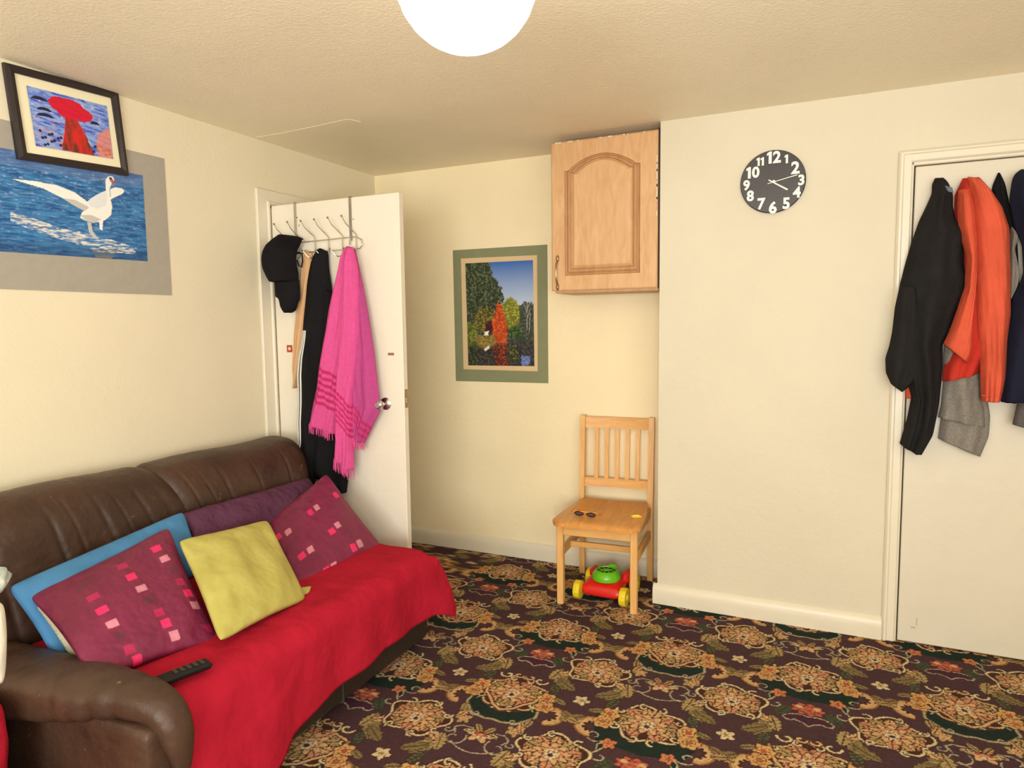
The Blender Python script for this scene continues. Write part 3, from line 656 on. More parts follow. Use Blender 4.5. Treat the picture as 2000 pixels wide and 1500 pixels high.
# red throw over the seat
def throw():
    na, nb = 90, 150; hem_y = [1.16, 1.22, 1.30, 1.42, 1.49, 1.55, 1.7, 1.87, 2.05, 2.2, 2.40, 2.47, 2.6]
    hem_z = [.02, .02, .03, .045, .07, .115, .14, .155, .17, .16, .165, .13, .12]
    A = np.linspace(0, 1, na); Bt = np.linspace(0, 1, nb); G = np.zeros((nb, na, 3)); wv = wav(31, 8, (.8, 3)); wv2 = wav(33, 6, (2, 6))
    y_end = 2.485; R = .075; x_e = 1.118
    for j, bt in enumerate(Bt):
        lb = 1.17+bt*(y_end-1.17+.22)
        if lb < y_end-R: y, db = lb, 0.0
        else:
            th = (lb-(y_end-R))/R
            if th < PI/2: y = y_end-R+R*math.sin(th); db = R*(1-math.cos(th))
            else: y = y_end+.008; db = R+(lb-(y_end-R)-R*PI/2)
        hz = np.interp(y, hem_y, hem_z); La = (x_e-R-.42)+R*PI/2+(.425-R-hz)
        for i, at in enumerate(A):
            la = at*La
            if la < x_e-R-.42: x, da = .42+la, 0.0; nx = 0
            else:
                th = (la-(x_e-R-.42))/R
                if th < PI/2: x = x_e-R+R*math.sin(th); da = R*(1-math.cos(th)); nx = th/(PI/2)
                else: d_ = la-(x_e-R-.42)-R*PI/2; x = x_e+.06*d_; da = R+d_; nx = 1
            dd = da+db*(1-.0*nx) if da < .02 else max(da, db)+.12*min(da, db)
            f = .010*wv(at*1.2, bt*2)+.004*wv2(at, bt*2)
            fo = nx*(.009*math.sin(y*13+1.0)+.005*math.sin(y*27))*min(1, max(0, da-R*.5)*7)
            z = .432-dd+f*(1-nx)*.9+.012*math.exp(-((x-.7)/.25)**2)
            G[j, i] = (x+fo+nx*.012, y+(.02*min(1, db*6)*math.sin(at*9)), max(z, .012))
    # lap of cloth pulled outward beside the arm
    g = G; yy = g[..., 1]; zz = g[..., 2]; xx = g[..., 0]
    k = np.exp(-((yy-1.27)/.12)**2)*np.clip((.40-zz)/.25, 0, 1); g[..., 0] += .03*k
    k2 = np.clip((yy-2.38)/.1, 0, 1)*np.clip((.36-zz)/.2, 0, 1)*np.clip((xx-1.0)/.1, 0, 1); g[..., 0] += .035*k2; g[..., 1] += .02*k2
    nrm = np.array((.35, 0, 1.0)); bk = g.copy(); bk[..., 2] -= .007*np.clip(1-np.clip((xx-1.08)/.05, 0, 1), 0, 1); bk[..., 0] -= .006*np.clip((xx-1.05)/.06, 0, 1); bk[..., 1] -= .006*np.clip((yy-2.45)/.03, 0, 1)
    o = sheet2(g, bk, 'red_throw', M_throw); return o
tag(throw(), 'bright red fleece throw spread over the sofa seat', 'blanket')

# ------------------------------------------------------------ cushions
def squares(base, lst, hw=.032, hh=.028, rot=0.0):
    cols = {'b': L(226, 44, 104), 'l': L(208, 130, 150), 'm': L(178, 38, 86), 'g': L(104, 44, 64)}
    def f(a, b):
        c = np.empty((len(a), 3)); g = fnoise(a*40, b*6, 5, 3)[:, None]; c[:] = base*(.85+.3*g)
        for k, u, v in lst:
            x = a-u; y = b-v; p = x*math.cos(rot)+y*math.sin(rot); q = -x*math.sin(rot)+y*math.cos(rot)
            c[(np.abs(p) < hw) & (np.abs(q) < hh)] = cols[k]
        return c
    return f
MB_ = L(124, 38, 70)
cA = [(0.47,1.179,0.604),(0.5,1.653,0.696),(0.93,1.476,0.417),(0.88,1.1,0.462)]
ca = pillow('maroon_cushion', cA, .085, M_maroon, seed=2, n=150, wr=.006, colorf=squares(MB_, [('b',0.804,0.185),('b',0.541,0.344),('b',0.263,0.518),('b',0.877,0.627),('b',0.613,0.795),('b',0.333,0.96),('l',0.821,0.303),('l',0.563,0.471),('l',0.273,0.658),('l',0.893,0.725),('l',0.64,0.889),('m',0.53,0.217),('m',0.262,0.377),('m',0.852,0.53),('m',0.599,0.703),('m',0.3,0.88),('m',0.942,0.898),('g',0.841,0.422),('g',0.575,0.587),('g',0.282,0.764),('g',0.257,0.224)], .036, .030), back=.4, sag=.02)
tag(ca, 'maroon satin cushion with small pink squares leaning beside the sofa arm', 'cushion', 'maroon cushions with woven squares')
cB = [(0.47,2.124,0.57),(0.52,2.479,0.723),(0.86,2.44,0.419),(0.86,1.889,0.409)]
cb = pillow('maroon_cushion', cB, .085, M_maroon, seed=12, n=150, wr=.009, colorf=squares(MB_, [('l',0.553,0.309),('l',0.633,0.61),('l',0.748,0.882),('l',0.249,0.694),('l',0.407,0.957),('l',0.157,0.35),('b',0.856,0.301),('b',0.448,0.321),('b',0.541,0.633),('b',0.664,0.89),('b',0.051,0.309),('b',0.155,0.698),('b',0.321,0.96),('m',0.112,0.965)], .032, .036), back=.4, sag=.02)
tag(cb, 'maroon satin cushion with pink squares at the far sofa end, by the open door', 'cushion', 'maroon cushions with woven squares')
cy = pillow('lime_cushion', [(0.6,1.6,0.67),(0.66,1.962,0.653),(0.97,1.827,0.428),(1.02,1.394,0.467)], .085, M_yellow, seed=8, n=110, wr=.014, back=.35, sag=.03, pinch=.05)
tag(cy, 'lime green velvet cushion between the two maroon cushions', 'cushion')
ear = [(0.9,1.848,0.458),(0.92,1.909,0.443),(0.94,1.865,0.412),(0.95,1.76,0.406)]
q = pillow('cushion_corner', ear, .016, M_yellow, cy, seed=4, n=16, wr=.003); 
cp = pillow('plum_cushion', [(0.4,1.764,0.694),(0.4,2.498,0.689),(0.52,2.551,0.487),(0.5,1.736,0.597)], .06, M_plum, seed=9, n=80, wr=.012, back=.5)
tag(cp, 'plum cotton cushion behind the lime cushion against the sofa back', 'cushion')
cbl = pillow('blue_cushion', [(0.42,1.15,0.639),(0.42,1.783,0.711),(0.56,1.744,0.514),(0.62,1.165,0.424)], .06, M_blue, seed=14, n=60, wr=.008, back=.3, pinch=.03)
tag(cbl, 'blue cloth cushion with a cream fleece front behind the maroon cushion at the arm', 'cushion')
pillow('fleece_front', [(0.46,1.183,0.611),(0.46,1.597,0.659),(0.62,1.537,0.413),(0.7,1.172,0.434)], .03, M_fleece, cbl, seed=15, n=40, wr=.006, back=.3, pinch=.03)
r2_ = [(1.04,1.22,0.462),(1.07,1.316,0.462)]; rc = r2_[1]; ra_ = math.atan2(r2_[1][1]-r2_[0][1], r2_[1][0]-r2_[0][0])
rm = empty('remote_control', (rc[0]-.085*math.cos(ra_), rc[1]-.085*math.sin(ra_), .44), 'black remote control lying by the maroon cushion on the red throw', 'remote control', rz=ra_)
MB().box((-.085, -.024, .008), (.085, .024, .028), .007).build('casing', M_dark, rm, True, local=True)
for i in range(5):
    MB().box((.068-.018*i, -.012, .0278), (.058-.018*i, .012, .0305), .001).build('button', M_gap, rm, local=True)

# red covered stool, white cushion and patterned cushion at the left edge
stl = empty('red_covered_stool', (.5, .74, 0), 'red cloth covered seat beside the near sofa arm', 'stool')
softbox('cloth_cover', (.12, .52, .02), (.80, .945, .487), .04, M_throw, stl, 40, .008, bulge=.01)
wp = pillow('white_cushion', [(0.7,0.834,0.844),(0.78,0.958,0.721),(0.84,0.913,0.544),(0.8,0.772,0.617)], .07, M_white, seed=41, n=40, wr=.008, back=.8, pinch=-.03)
tag(wp, 'white cushion on the red seat at the left edge of the picture', 'cushion')
pp = pillow('patterned_cloth', [(0.42,1.052,0.76),(0.44,1.163,0.676),(0.5,1.096,0.65),(0.5,1.019,0.694)], .03, mat('patterned_cotton', lin(226, 222, 204), .85, col2=lin(126, 160, 160), vscale=22, bump=.3, bscale=90), seed=43, n=30, wr=.012, back=.6, pinch=-.02)
tag(pp, 'crumpled white and teal patterned cloth on the sofa back at the left edge', 'cloth')

# ============================================================ hook rack and what hangs on the open door
def yz(p, y): return (p[0], y, p[2])
hr = empty('hook_rack', (.42, DF, 1.9), 'chrome wire over-door rack with six double hooks', 'hook rack')
rt_ = [(0.087,2.692,1.802),(0.19,2.692,1.826),(0.311,2.692,1.826),(0.572,2.692,1.832),(0.604,2.692,1.816),(0.609,2.692,1.791),(0.594,2.692,1.775),(0.569,2.692,1.774),(0.309,2.692,1.774),(0.085,2.692,1.766)]
MB().tube([(p[0], 2.692, p[2]) for p in rt_], .0028, 8, closed=True).build('wire_frame', M_chrome, hr, True)
for (a, b) in ([(0.192,2.7,2.017),(0.186,2.7,1.837)], [(0.531,2.7,2.025),(0.534,2.7,1.816)]):
    x_ = (a[0]+b[0])/2
    MB().box((x_-.008, 2.7045, b[2]), (x_+.008, 2.7065, 2.0265)).box((x_-.008, 2.7045, 2.0245), (x_+.008, DF+.041, 2.0265)).box((x_-.008, DF+.038, 1.98), (x_+.008, DF+.041, 2.0265)).build('strap', M_chrome, hr)
    MB().tube([(x_, 2.7, b[2]+.01), (x_, 2.694, b[2]-.02)], .004, 8).build('strap_rivet', M_chrome, hr, True)
tops = [(0.105,2.655,1.919),(0.191,2.655,1.923),(0.277,2.655,1.922),(0.361,2.655,1.923),(0.444,2.655,1.925),(0.527,2.655,1.927)]
mids = [(0.139,2.69,1.852),(0.229,2.69,1.849),(0.324,2.69,1.848),(0.408,2.69,1.845),(0.493,2.69,1.847),(0.575,2.69,1.846)]
for i, (t, m_) in enumerate(zip(tops, mids)):
    x = m_[0]; zt = m_[2]; zb = zt-.105
    pts = [(t[0], 2.645, t[2]), (t[0]+(x-t[0])*.3, 2.655, t[2]-(t[2]-zt)*.42), (t[0]+(x-t[0])*.75, 2.675, t[2]-(t[2]-zt)*.8), (x, 2.689, zt-.004), (x, 2.689, zt-.05), (x, 2.688, zb+.015), (x-.004, 2.680, zb+.002), (x-.012, 2.668, zb-.002), (x-.022, 2.654, zb+.008), (x-.036, 2.644, zb+.028), (x-.040, 2.642, zb+.034)]
    hk = MB().tube(pts, .0026, 8).build('hook', M_chrome, hr, True)
    for c_ in (pts[0], pts[-1]):
        MB().lathe([(.0007, -.006), (.0042, -.0042), (.006, 0), (.0042, .0042), (.0007, .006)], c_, 10).build('ball_tip', M_chrome, hk, True)

# cap: crown, brim
capr = empty('baseball_cap', (0.221,2.64,1.704), 'black baseball cap hanging from the leftmost hooks', 'cap')
drape('crown', [(0.232,2.655,1.853),(0.175,2.655,1.854),(0.124,2.655,1.842),(0.072,2.655,1.817),(0.043,2.655,1.785),(0.03,2.655,1.745),(0.038,2.655,1.695),(0.063,2.655,1.655),(0.089,2.655,1.629)], [(0.241,2.655,1.852),(0.267,2.655,1.843),(0.276,2.655,1.835),(0.262,2.655,1.813),(0.238,2.655,1.78),(0.229,2.655,1.742),(0.234,2.655,1.704),(0.242,2.655,1.666),(0.24,2.655,1.631)], M_cap, capr, .105, .002, 1.5, nu=30, nv=36, seed=61, power=2.0, taper=True, sm=1)
drape('brim', [(0.093,2.65,1.628),(0.093,2.65,1.587),(0.094,2.65,1.554),(0.116,2.65,1.548),(0.125,2.65,1.53),(0.134,2.65,1.504),(0.153,2.65,1.485),(0.186,2.65,1.474)], [(0.247,2.65,1.63),(0.251,2.65,1.597),(0.251,2.65,1.565),(0.248,2.65,1.539),(0.235,2.65,1.522),(0.228,2.65,1.502),(0.217,2.65,1.484),(0.193,2.65,1.474)], M_cap, capr, .050, .001, 1, nu=24, nv=30, seed=62, power=2.2, taper=False, sm=1)
MB().tube([(0.132,2.61,1.627),(0.172,2.61,1.631),(0.215,2.61,1.627),(0.254,2.61,1.628),(0.287,2.61,1.629)], .0022, 6).build('brim_seam', M_dark, capr, True)
MB().tube([(0.223,2.66,1.771),(0.246,2.66,1.772),(0.265,2.66,1.761),(0.266,2.66,1.728),(0.258,2.66,1.699),(0.242,2.66,1.707),(0.231,2.66,1.735)], .0035, 6).build('strap', M_cap, capr, True)
MB().lathe([(.007, -.004), (.006, 0), (.002, .003)], (0.295,2.63,1.833), 10).build('button', M_cap, capr, True)
em = [(0.09,2.612,1.69),(0.106,2.612,1.674),(0.126,2.612,1.668),(0.133,2.612,1.678),(0.117,2.612,1.686)]
MB().tube(em, .0016, 5, closed=True).build('embroidered_emblem', M_stripe, capr, True)

tg = empty('tan_garment', (0.272,2.69,1.781), 'tan garment hanging behind the black tracksuit trousers', 'garment')
drape('cloth', [(0.253,2.697,1.788),(0.232,2.697,1.707),(0.211,2.697,1.616),(0.184,2.697,1.477),(0.164,2.697,1.368),(0.145,2.697,1.2),(0.151,2.697,1.089)], [(0.295,2.697,1.775),(0.304,2.697,1.704),(0.293,2.697,1.613),(0.26,2.697,1.476),(0.238,2.697,1.368),(0.203,2.697,1.201),(0.163,2.697,1.089)], M_tan, tg, .022, .005, 1.5, nu=20, nv=50, seed=63, sm=1)
tk = empty('tracksuit_trousers', (0.371,2.68,1.782), 'black tracksuit trousers with three white side stripes hanging on the open door', 'trousers')
legL = [(0.357,2.682,1.788),(0.336,2.682,1.767),(0.322,2.682,1.745),(0.277,2.682,1.613),(0.246,2.682,1.45),(0.231,2.682,1.347),(0.199,2.682,1.243),(0.188,2.682,1.165),(0.188,2.682,1.033),(0.179,2.682,0.926),(0.183,2.682,0.815),(0.157,2.682,0.711),(0.164,2.682,0.582)]
legR = [(0.366,2.682,1.787),(0.41,2.682,1.768),(0.412,2.682,1.681),(0.424,2.682,1.598),(0.428,2.682,1.397),(0.408,2.682,1.246),(0.395,2.682,1.092),(0.369,2.682,0.936),(0.342,2.682,0.777),(0.289,2.682,0.641),(0.256,2.682,0.577)]
_, fa = drape('left_leg', legL, legR, M_black, tk, .05, .010, 2, nu=34, nv=100, seed=64, sm=1)
drape('right_leg', [(0.388,2.672,1.599),(0.373,2.672,1.398),(0.348,2.672,1.143),(0.317,2.672,0.908),(0.268,2.672,0.721),(0.271,2.672,0.642),(0.355,2.672,0.606),(0.425,2.672,0.571)], [(0.447,2.672,1.56),(0.474,2.672,1.397),(0.476,2.672,1.146),(0.466,2.672,0.916),(0.467,2.672,0.788),(0.483,2.672,0.724),(0.496,2.672,0.661),(0.48,2.672,0.576)], M_black, tk, .035, .008, 1.5, nu=28, nv=70, seed=65, sm=1, taper=False)
for k in range(3):
    u0 = .045+.085*k; n_ = fa.shape[0]; i0 = int(n_*.345)
    fr = []
    for du in (0, .045):
        ii = np.clip((u0+du)*33*np.ones(n_-i0), 0, 32); a_ = ii.astype(int); f_ = (ii-a_)[:, None]
        rows = np.arange(i0, n_); fr.append(fa[rows, a_]*(1-f_)+fa[rows, a_+1]*f_)
    g = np.stack(fr, 1); g2 = g+np.array((-.0016, -.0022, 0)); sheet2(g2, g, 'side_stripe', M_stripe, tk)

pt = empty('pink_towel', (0.549,2.66,1.782), 'bright pink fringed towel hanging from the rightmost hook', 'towel')
PK, PD = L(214, 84, 144), L(190, 44, 100)
def bands(u, v):
    c = np.empty((len(u), 3)); c[:] = PK
    return c
def mkband(v0, v1, sl, nb=6, base=PK):
    def f(u, v):
        c = np.empty((len(u), 3)); c[:] = base; q = (v-sl*u-v0)/(v1-v0)
        on_ = (q > 0) & (q < 1) & ((q*nb) % 1 < .5); c[on_] = PD; return c
    return f
_, f1 = drape('front_panel', [(0.556,2.64,1.782),(0.525,2.64,1.69),(0.483,2.64,1.587),(0.445,2.64,1.487),(0.4,2.64,1.338),(0.365,2.64,1.207),(0.344,2.64,1.099),(0.313,2.64,1.003),(0.29,2.64,0.932)], [(0.574,2.64,1.781),(0.585,2.64,1.687),(0.587,2.64,1.584),(0.578,2.64,1.445),(0.56,2.64,1.299),(0.526,2.64,1.15),(0.496,2.64,1.023),(0.477,2.64,0.942),(0.468,2.64,0.875)], M_pink, pt, .045, .012, 1.6, nu=40, nv=110, seed=66, colorf=mkband(.66, .87, .03), sm=1)
_, f2 = drape('centre_panel', [(0.573,2.63,1.78),(0.553,2.63,1.591),(0.52,2.63,1.397),(0.493,2.63,1.199),(0.481,2.63,0.999),(0.479,2.63,0.872),(0.462,2.63,0.769)], [(0.603,2.63,1.774),(0.626,2.63,1.685),(0.632,2.63,1.541),(0.628,2.63,1.372),(0.6,2.63,1.201),(0.569,2.63,1.027),(0.569,2.63,0.877),(0.565,2.63,0.706)], M_pink, pt, .045, .012, 1.4, nu=36, nv=120, seed=67, colorf=mkband(.64, .80, .07), sm=1)
_, f3 = drape('back_panel', [(0.571,2.655,1.778),(0.576,2.655,1.592),(0.568,2.655,1.397),(0.553,2.655,1.199),(0.548,2.655,0.999),(0.549,2.655,0.872)], [(0.595,2.655,1.769),(0.633,2.655,1.6),(0.66,2.655,1.454),(0.686,2.655,1.274),(0.706,2.655,1.079),(0.712,2.655,1.001),(0.612,2.655,0.836)], M_pink, pt, .038, .010, 1.5, nu=34, nv=90, seed=68, colorf=mkband(.8, .9, .1, 3, L(184, 74, 134)), sm=1)
fg = MB(); r_ = random.Random(3)
for fr, ln in ((f1, .034), (f2, .046), (f3, .034)):
    e = fr[-1]; n_ = 26
    for i in range(n_):
        t = i/(n_-1)*(len(e)-1); a = int(t); b_ = min(a+1, len(e)-1); p = e[a]*(1-t+a)+e[b_]*(t-a)
        l_ = ln*r_.uniform(.8, 1.15); s_ = r_.uniform(-.006, .006)
        fg.tube([p+(0, 0, .004), p+(s_*.5, -.002, -l_*.55), p+(s_, 0, -l_)], [.0026, .0024, .0016], 5)
tag(fg.build('fringe', M_pinkd, pt, True), 'knotted pink fringe', kind='stuff')

# ============================================================ clothes on the right door
Q = P-.012
hd = empty('black_hoodie', (3.039,3.28,1.967), 'black sweatshirt hanging on the right door, leftmost of the clothes there', 'sweatshirt')
drape('body', [(3.016,3.26,1.97),(3.006,3.26,1.947),(3.007,3.26,1.91),(2.988,3.26,1.857),(2.966,3.26,1.803),(2.944,3.26,1.726),(2.923,3.26,1.634),(2.907,3.26,1.551),(2.899,3.26,1.477),(2.895,3.26,1.371),(2.905,3.26,1.285),(2.933,3.26,1.189),(2.964,3.26,1.082),(2.952,3.26,0.995),(2.936,3.26,0.918),(2.928,3.26,0.883)], [(3.044,3.26,1.969),(3.062,3.26,1.949),(3.08,3.26,1.9),(3.081,3.26,1.851),(3.096,3.26,1.79),(3.138,3.26,1.741),(3.124,3.26,1.699),(3.129,3.26,1.614),(3.141,3.26,1.563),(3.135,3.26,1.502),(3.109,3.26,1.443),(3.09,3.26,1.363),(3.067,3.26,1.302),(3.071,3.26,1.202),(3.064,3.26,1.054),(3.047,3.26,0.925),(3.01,3.26,0.84)], M_hood, hd, .085, .014, 2.2, nu=50, nv=120, seed=71, sm=1)
drape('sleeve', [(2.902,3.215,1.538),(2.888,3.215,1.455),(2.881,3.215,1.35),(2.873,3.215,1.297),(2.86,3.215,1.244),(2.864,3.215,1.184),(2.884,3.215,1.138)], [(2.962,3.215,1.536),(2.98,3.215,1.433),(2.987,3.215,1.329),(2.99,3.215,1.245),(2.985,3.215,1.182),(2.965,3.215,1.144),(2.926,3.215,1.105)], M_hood, hd, .04, .008, 1.5, nu=30, nv=50, seed=72, sm=1, taper=False)
pillow('neck_label', [(3.043,3.19,1.927),(3.067,3.19,1.917),(3.073,3.19,1.895),(3.042,3.19,1.903)], .006, mat('woven_label', lin(120, 122, 122), .8, col2=lin(46, 60, 86), vscale=120, bump=.3), hd, n=12, wr=.001)
oj = empty('orange_jumper', (3.135,3.28,1.968), 'orange red knitted jumper hanging between the black sweatshirt and the navy coat', 'jumper')
drape('body', [(3.111,3.265,1.96),(3.086,3.265,1.896),(3.087,3.265,1.819),(3.101,3.265,1.758),(3.123,3.265,1.655),(3.128,3.265,1.533),(3.107,3.265,1.427),(3.095,3.265,1.286),(3.073,3.265,1.202),(3.072,3.265,1.149)], [(3.165,3.265,1.96),(3.208,3.265,1.901),(3.246,3.265,1.837),(3.271,3.265,1.754),(3.28,3.265,1.647),(3.281,3.265,1.508),(3.262,3.265,1.367),(3.233,3.265,1.266),(3.2,3.265,1.187)], mat('orange_knit_body', lin(190, 54, 42), .92, bump=.5, bscale=300, var=.12, vscale=12, spec=.12), oj, .055, .009, 2, nu=50, nv=100, seed=73, sm=1)
drape('sleeve', [(3.093,3.225,1.909),(3.088,3.225,1.854),(3.099,3.225,1.753),(3.127,3.225,1.652),(3.128,3.225,1.531),(3.102,3.225,1.426),(3.082,3.225,1.353),(3.064,3.225,1.304)], [(3.133,3.225,1.917),(3.154,3.225,1.828),(3.165,3.225,1.709),(3.169,3.225,1.57),(3.164,3.225,1.45),(3.164,3.225,1.328),(3.162,3.225,1.259),(3.151,3.225,1.224)], M_orange, oj, .055, .007, 1.3, nu=34, nv=90, seed=74, sm=1)
drape('sleeve', [(3.12,3.215,1.957),(3.135,3.215,1.868),(3.15,3.215,1.749),(3.161,3.215,1.609),(3.166,3.215,1.489),(3.176,3.215,1.369),(3.188,3.215,1.247),(3.2,3.215,1.079)], [(3.162,3.215,1.947),(3.201,3.215,1.893),(3.238,3.215,1.83),(3.263,3.215,1.749),(3.275,3.215,1.573),(3.282,3.215,1.421),(3.275,3.215,1.32),(3.276,3.215,1.168),(3.264,3.215,1.081)], M_orange, oj, .06, .008, 1.5, nu=40, nv=110, seed=75, sm=1)
MB().tube([(3.192,3.165,1.106),(3.213,3.165,1.105),(3.235,3.165,1.107),(3.253,3.165,1.11)], .002, 6).build('cuff_seam', M_orange, oj, True)
sp = empty('grey_joggers', (3.143,3.29,1.243), 'light grey marl jogging bottoms hanging below the orange jumper', 'trousers')
drape('left_leg', [(3.075,3.275,1.369),(3.073,3.275,1.243),(3.077,3.275,1.144),(3.073,3.275,1.048),(3.064,3.275,0.999)], [(3.191,3.275,1.368),(3.2,3.275,1.191),(3.209,3.275,1.099),(3.222,3.275,1.037),(3.228,3.275,0.967)], M_grey, sp, .045, .008, 2, nu=30, nv=50, seed=76, taper=False)
drape('right_leg', [(3.084,3.285,1.369),(3.083,3.285,1.158),(3.079,3.285,1.03),(3.069,3.285,0.909)], [(3.198,3.285,1.368),(3.219,3.285,1.161),(3.245,3.285,1.012),(3.244,3.285,0.928),(3.218,3.285,0.842)], M_grey, sp, .035, .007, 2, nu=30, nv=50, seed=77, taper=False)
bg = empty('black_jacket', (3.233,3.29,1.97), 'black garment peeping out behind the orange jumper and navy coat', 'jacket')
drape('cloth', [(3.231,3.287,1.975),(3.211,3.287,1.916),(3.231,3.287,1.811),(3.26,3.287,1.65),(3.268,3.287,1.448),(3.272,3.287,1.245),(3.279,3.287,1.07)], [(3.237,3.287,1.973),(3.256,3.287,1.932),(3.27,3.287,1.864),(3.299,3.287,1.767),(3.321,3.287,1.527),(3.325,3.287,1.367),(3.328,3.287,1.164),(3.332,3.287,1.067)], M_black, bg, .03, .008, 2, nu=26, nv=70, seed=78)
gj = empty('grey_jumper', (3.294,3.28,1.746), 'sliver of a grey marl jumper between the orange jumper and the navy coat', 'jumper')
drape('cloth', [(3.275,3.255,1.764),(3.27,3.255,1.647),(3.27,3.255,1.567),(3.277,3.255,1.484)], [(3.292,3.255,1.74),(3.303,3.255,1.708),(3.289,3.255,1.673),(3.314,3.255,1.578),(3.308,3.255,1.526),(3.287,3.255,1.479)], M_grey, gj, .03, .006, 1.5, nu=20, nv=30, seed=79)
nc = empty('navy_coat', (3.305,3.28,1.97), 'navy blue coat hanging at the right edge of the picture', 'coat')
drape('body', [(3.292,3.225,1.969),(3.273,3.225,1.954),(3.265,3.225,1.929),(3.26,3.225,1.859),(3.279,3.225,1.76),(3.308,3.225,1.681),(3.317,3.225,1.579),(3.305,3.225,1.525),(3.287,3.225,1.486),(3.282,3.225,1.388),(3.275,3.225,1.32),(3.265,3.225,1.167),(3.262,3.225,1.08)], [(3.365,3.225,1.961),(3.413,3.225,1.921),(3.466,3.225,1.785),(3.49,3.225,1.595),(3.501,3.225,1.442),(3.507,3.225,1.25),(3.501,3.225,1.075)], M_navy, nc, .07, .012, 2.6, nu=40, nv=100, seed=80, sm=1)
dg_ = empty('dark_grey_joggers', (3.362,3.28,1.246), 'dark grey marl trouser leg hanging below the navy coat at the right edge', 'trousers')
drape('leg', [(3.325,3.215,1.367),(3.327,3.215,1.249),(3.329,3.215,1.169),(3.317,3.215,1.069),(3.306,3.215,0.99)], [(3.437,3.215,1.366),(3.444,3.215,1.172),(3.44,3.215,1.054),(3.438,3.215,0.955)], M_dgrey, dg_, .04, .008, 2, nu=26, nv=40, seed=81, taper=False)
rr = empty('red_garment', (2.952,3.29,1.089), 'small corner of a red garment below the black sleeve', 'garment')
drape('cloth', [(2.939,3.286,1.241),(2.94,3.286,1.155),(2.945,3.286,1.072)], [(2.998,3.286,1.242),(3.001,3.286,1.156),(2.997,3.286,1.078)], M_orange, rr, .02, .004, 1, nu=14, nv=20, seed=82, taper=False)
kb = empty('coat_hook_rail', (3.2, P, 1.93), 'hook rail behind the clothes on the right door', 'hook rail')
for p_ in [(3.041,3.29,1.945),(3.146,3.29,1.943),(3.238,3.29,1.938),(3.333,3.29,1.94)]:
    MB().tube([(p_[0], P-.001, p_[2]), (p_[0], P-.02, p_[2]-.005), (p_[0], P-.03, p_[2]+.008)], .003, 6).build('hook', M_chrome, kb, True)

# ============================================================ pictures
def printed(name, parent, corners, nu, nv, fn, off):
    """flat picture with its print as surface colour; corners TL TR BR BL"""
    TL, TR, BR, BL = [np.array(c, float) for c in corners]
    u, v = np.meshgrid(np.linspace(0, 1, nu), np.linspace(0, 1, nv)); a = u[..., None]; b = v[..., None]
    Pn = TL*(1-a)*(1-b)+TR*a*(1-b)+BR*a*b+BL*(1-a)*b+np.array(off)
    c = fn(u.ravel(), v.ravel()); return obj(name, Pn.reshape(-1, 3), gridF(nu, nv)[:, ::-1], M_print, parent, False, color=np.clip(c, 0, 1))
def card(name, mt, parent, corners, t, nrm):
    V = [np.array(c, float) for c in corners]; n = np.array(nrm, float)*t
    V2 = V+[v+n for v in V]
    return obj(name, V2, [(0, 1, 2, 3), (7, 6, 5, 4), (0, 4, 5, 1), (1, 5, 6, 2), (2, 6, 7, 3), (3, 7, 4, 0)], mt, parent)
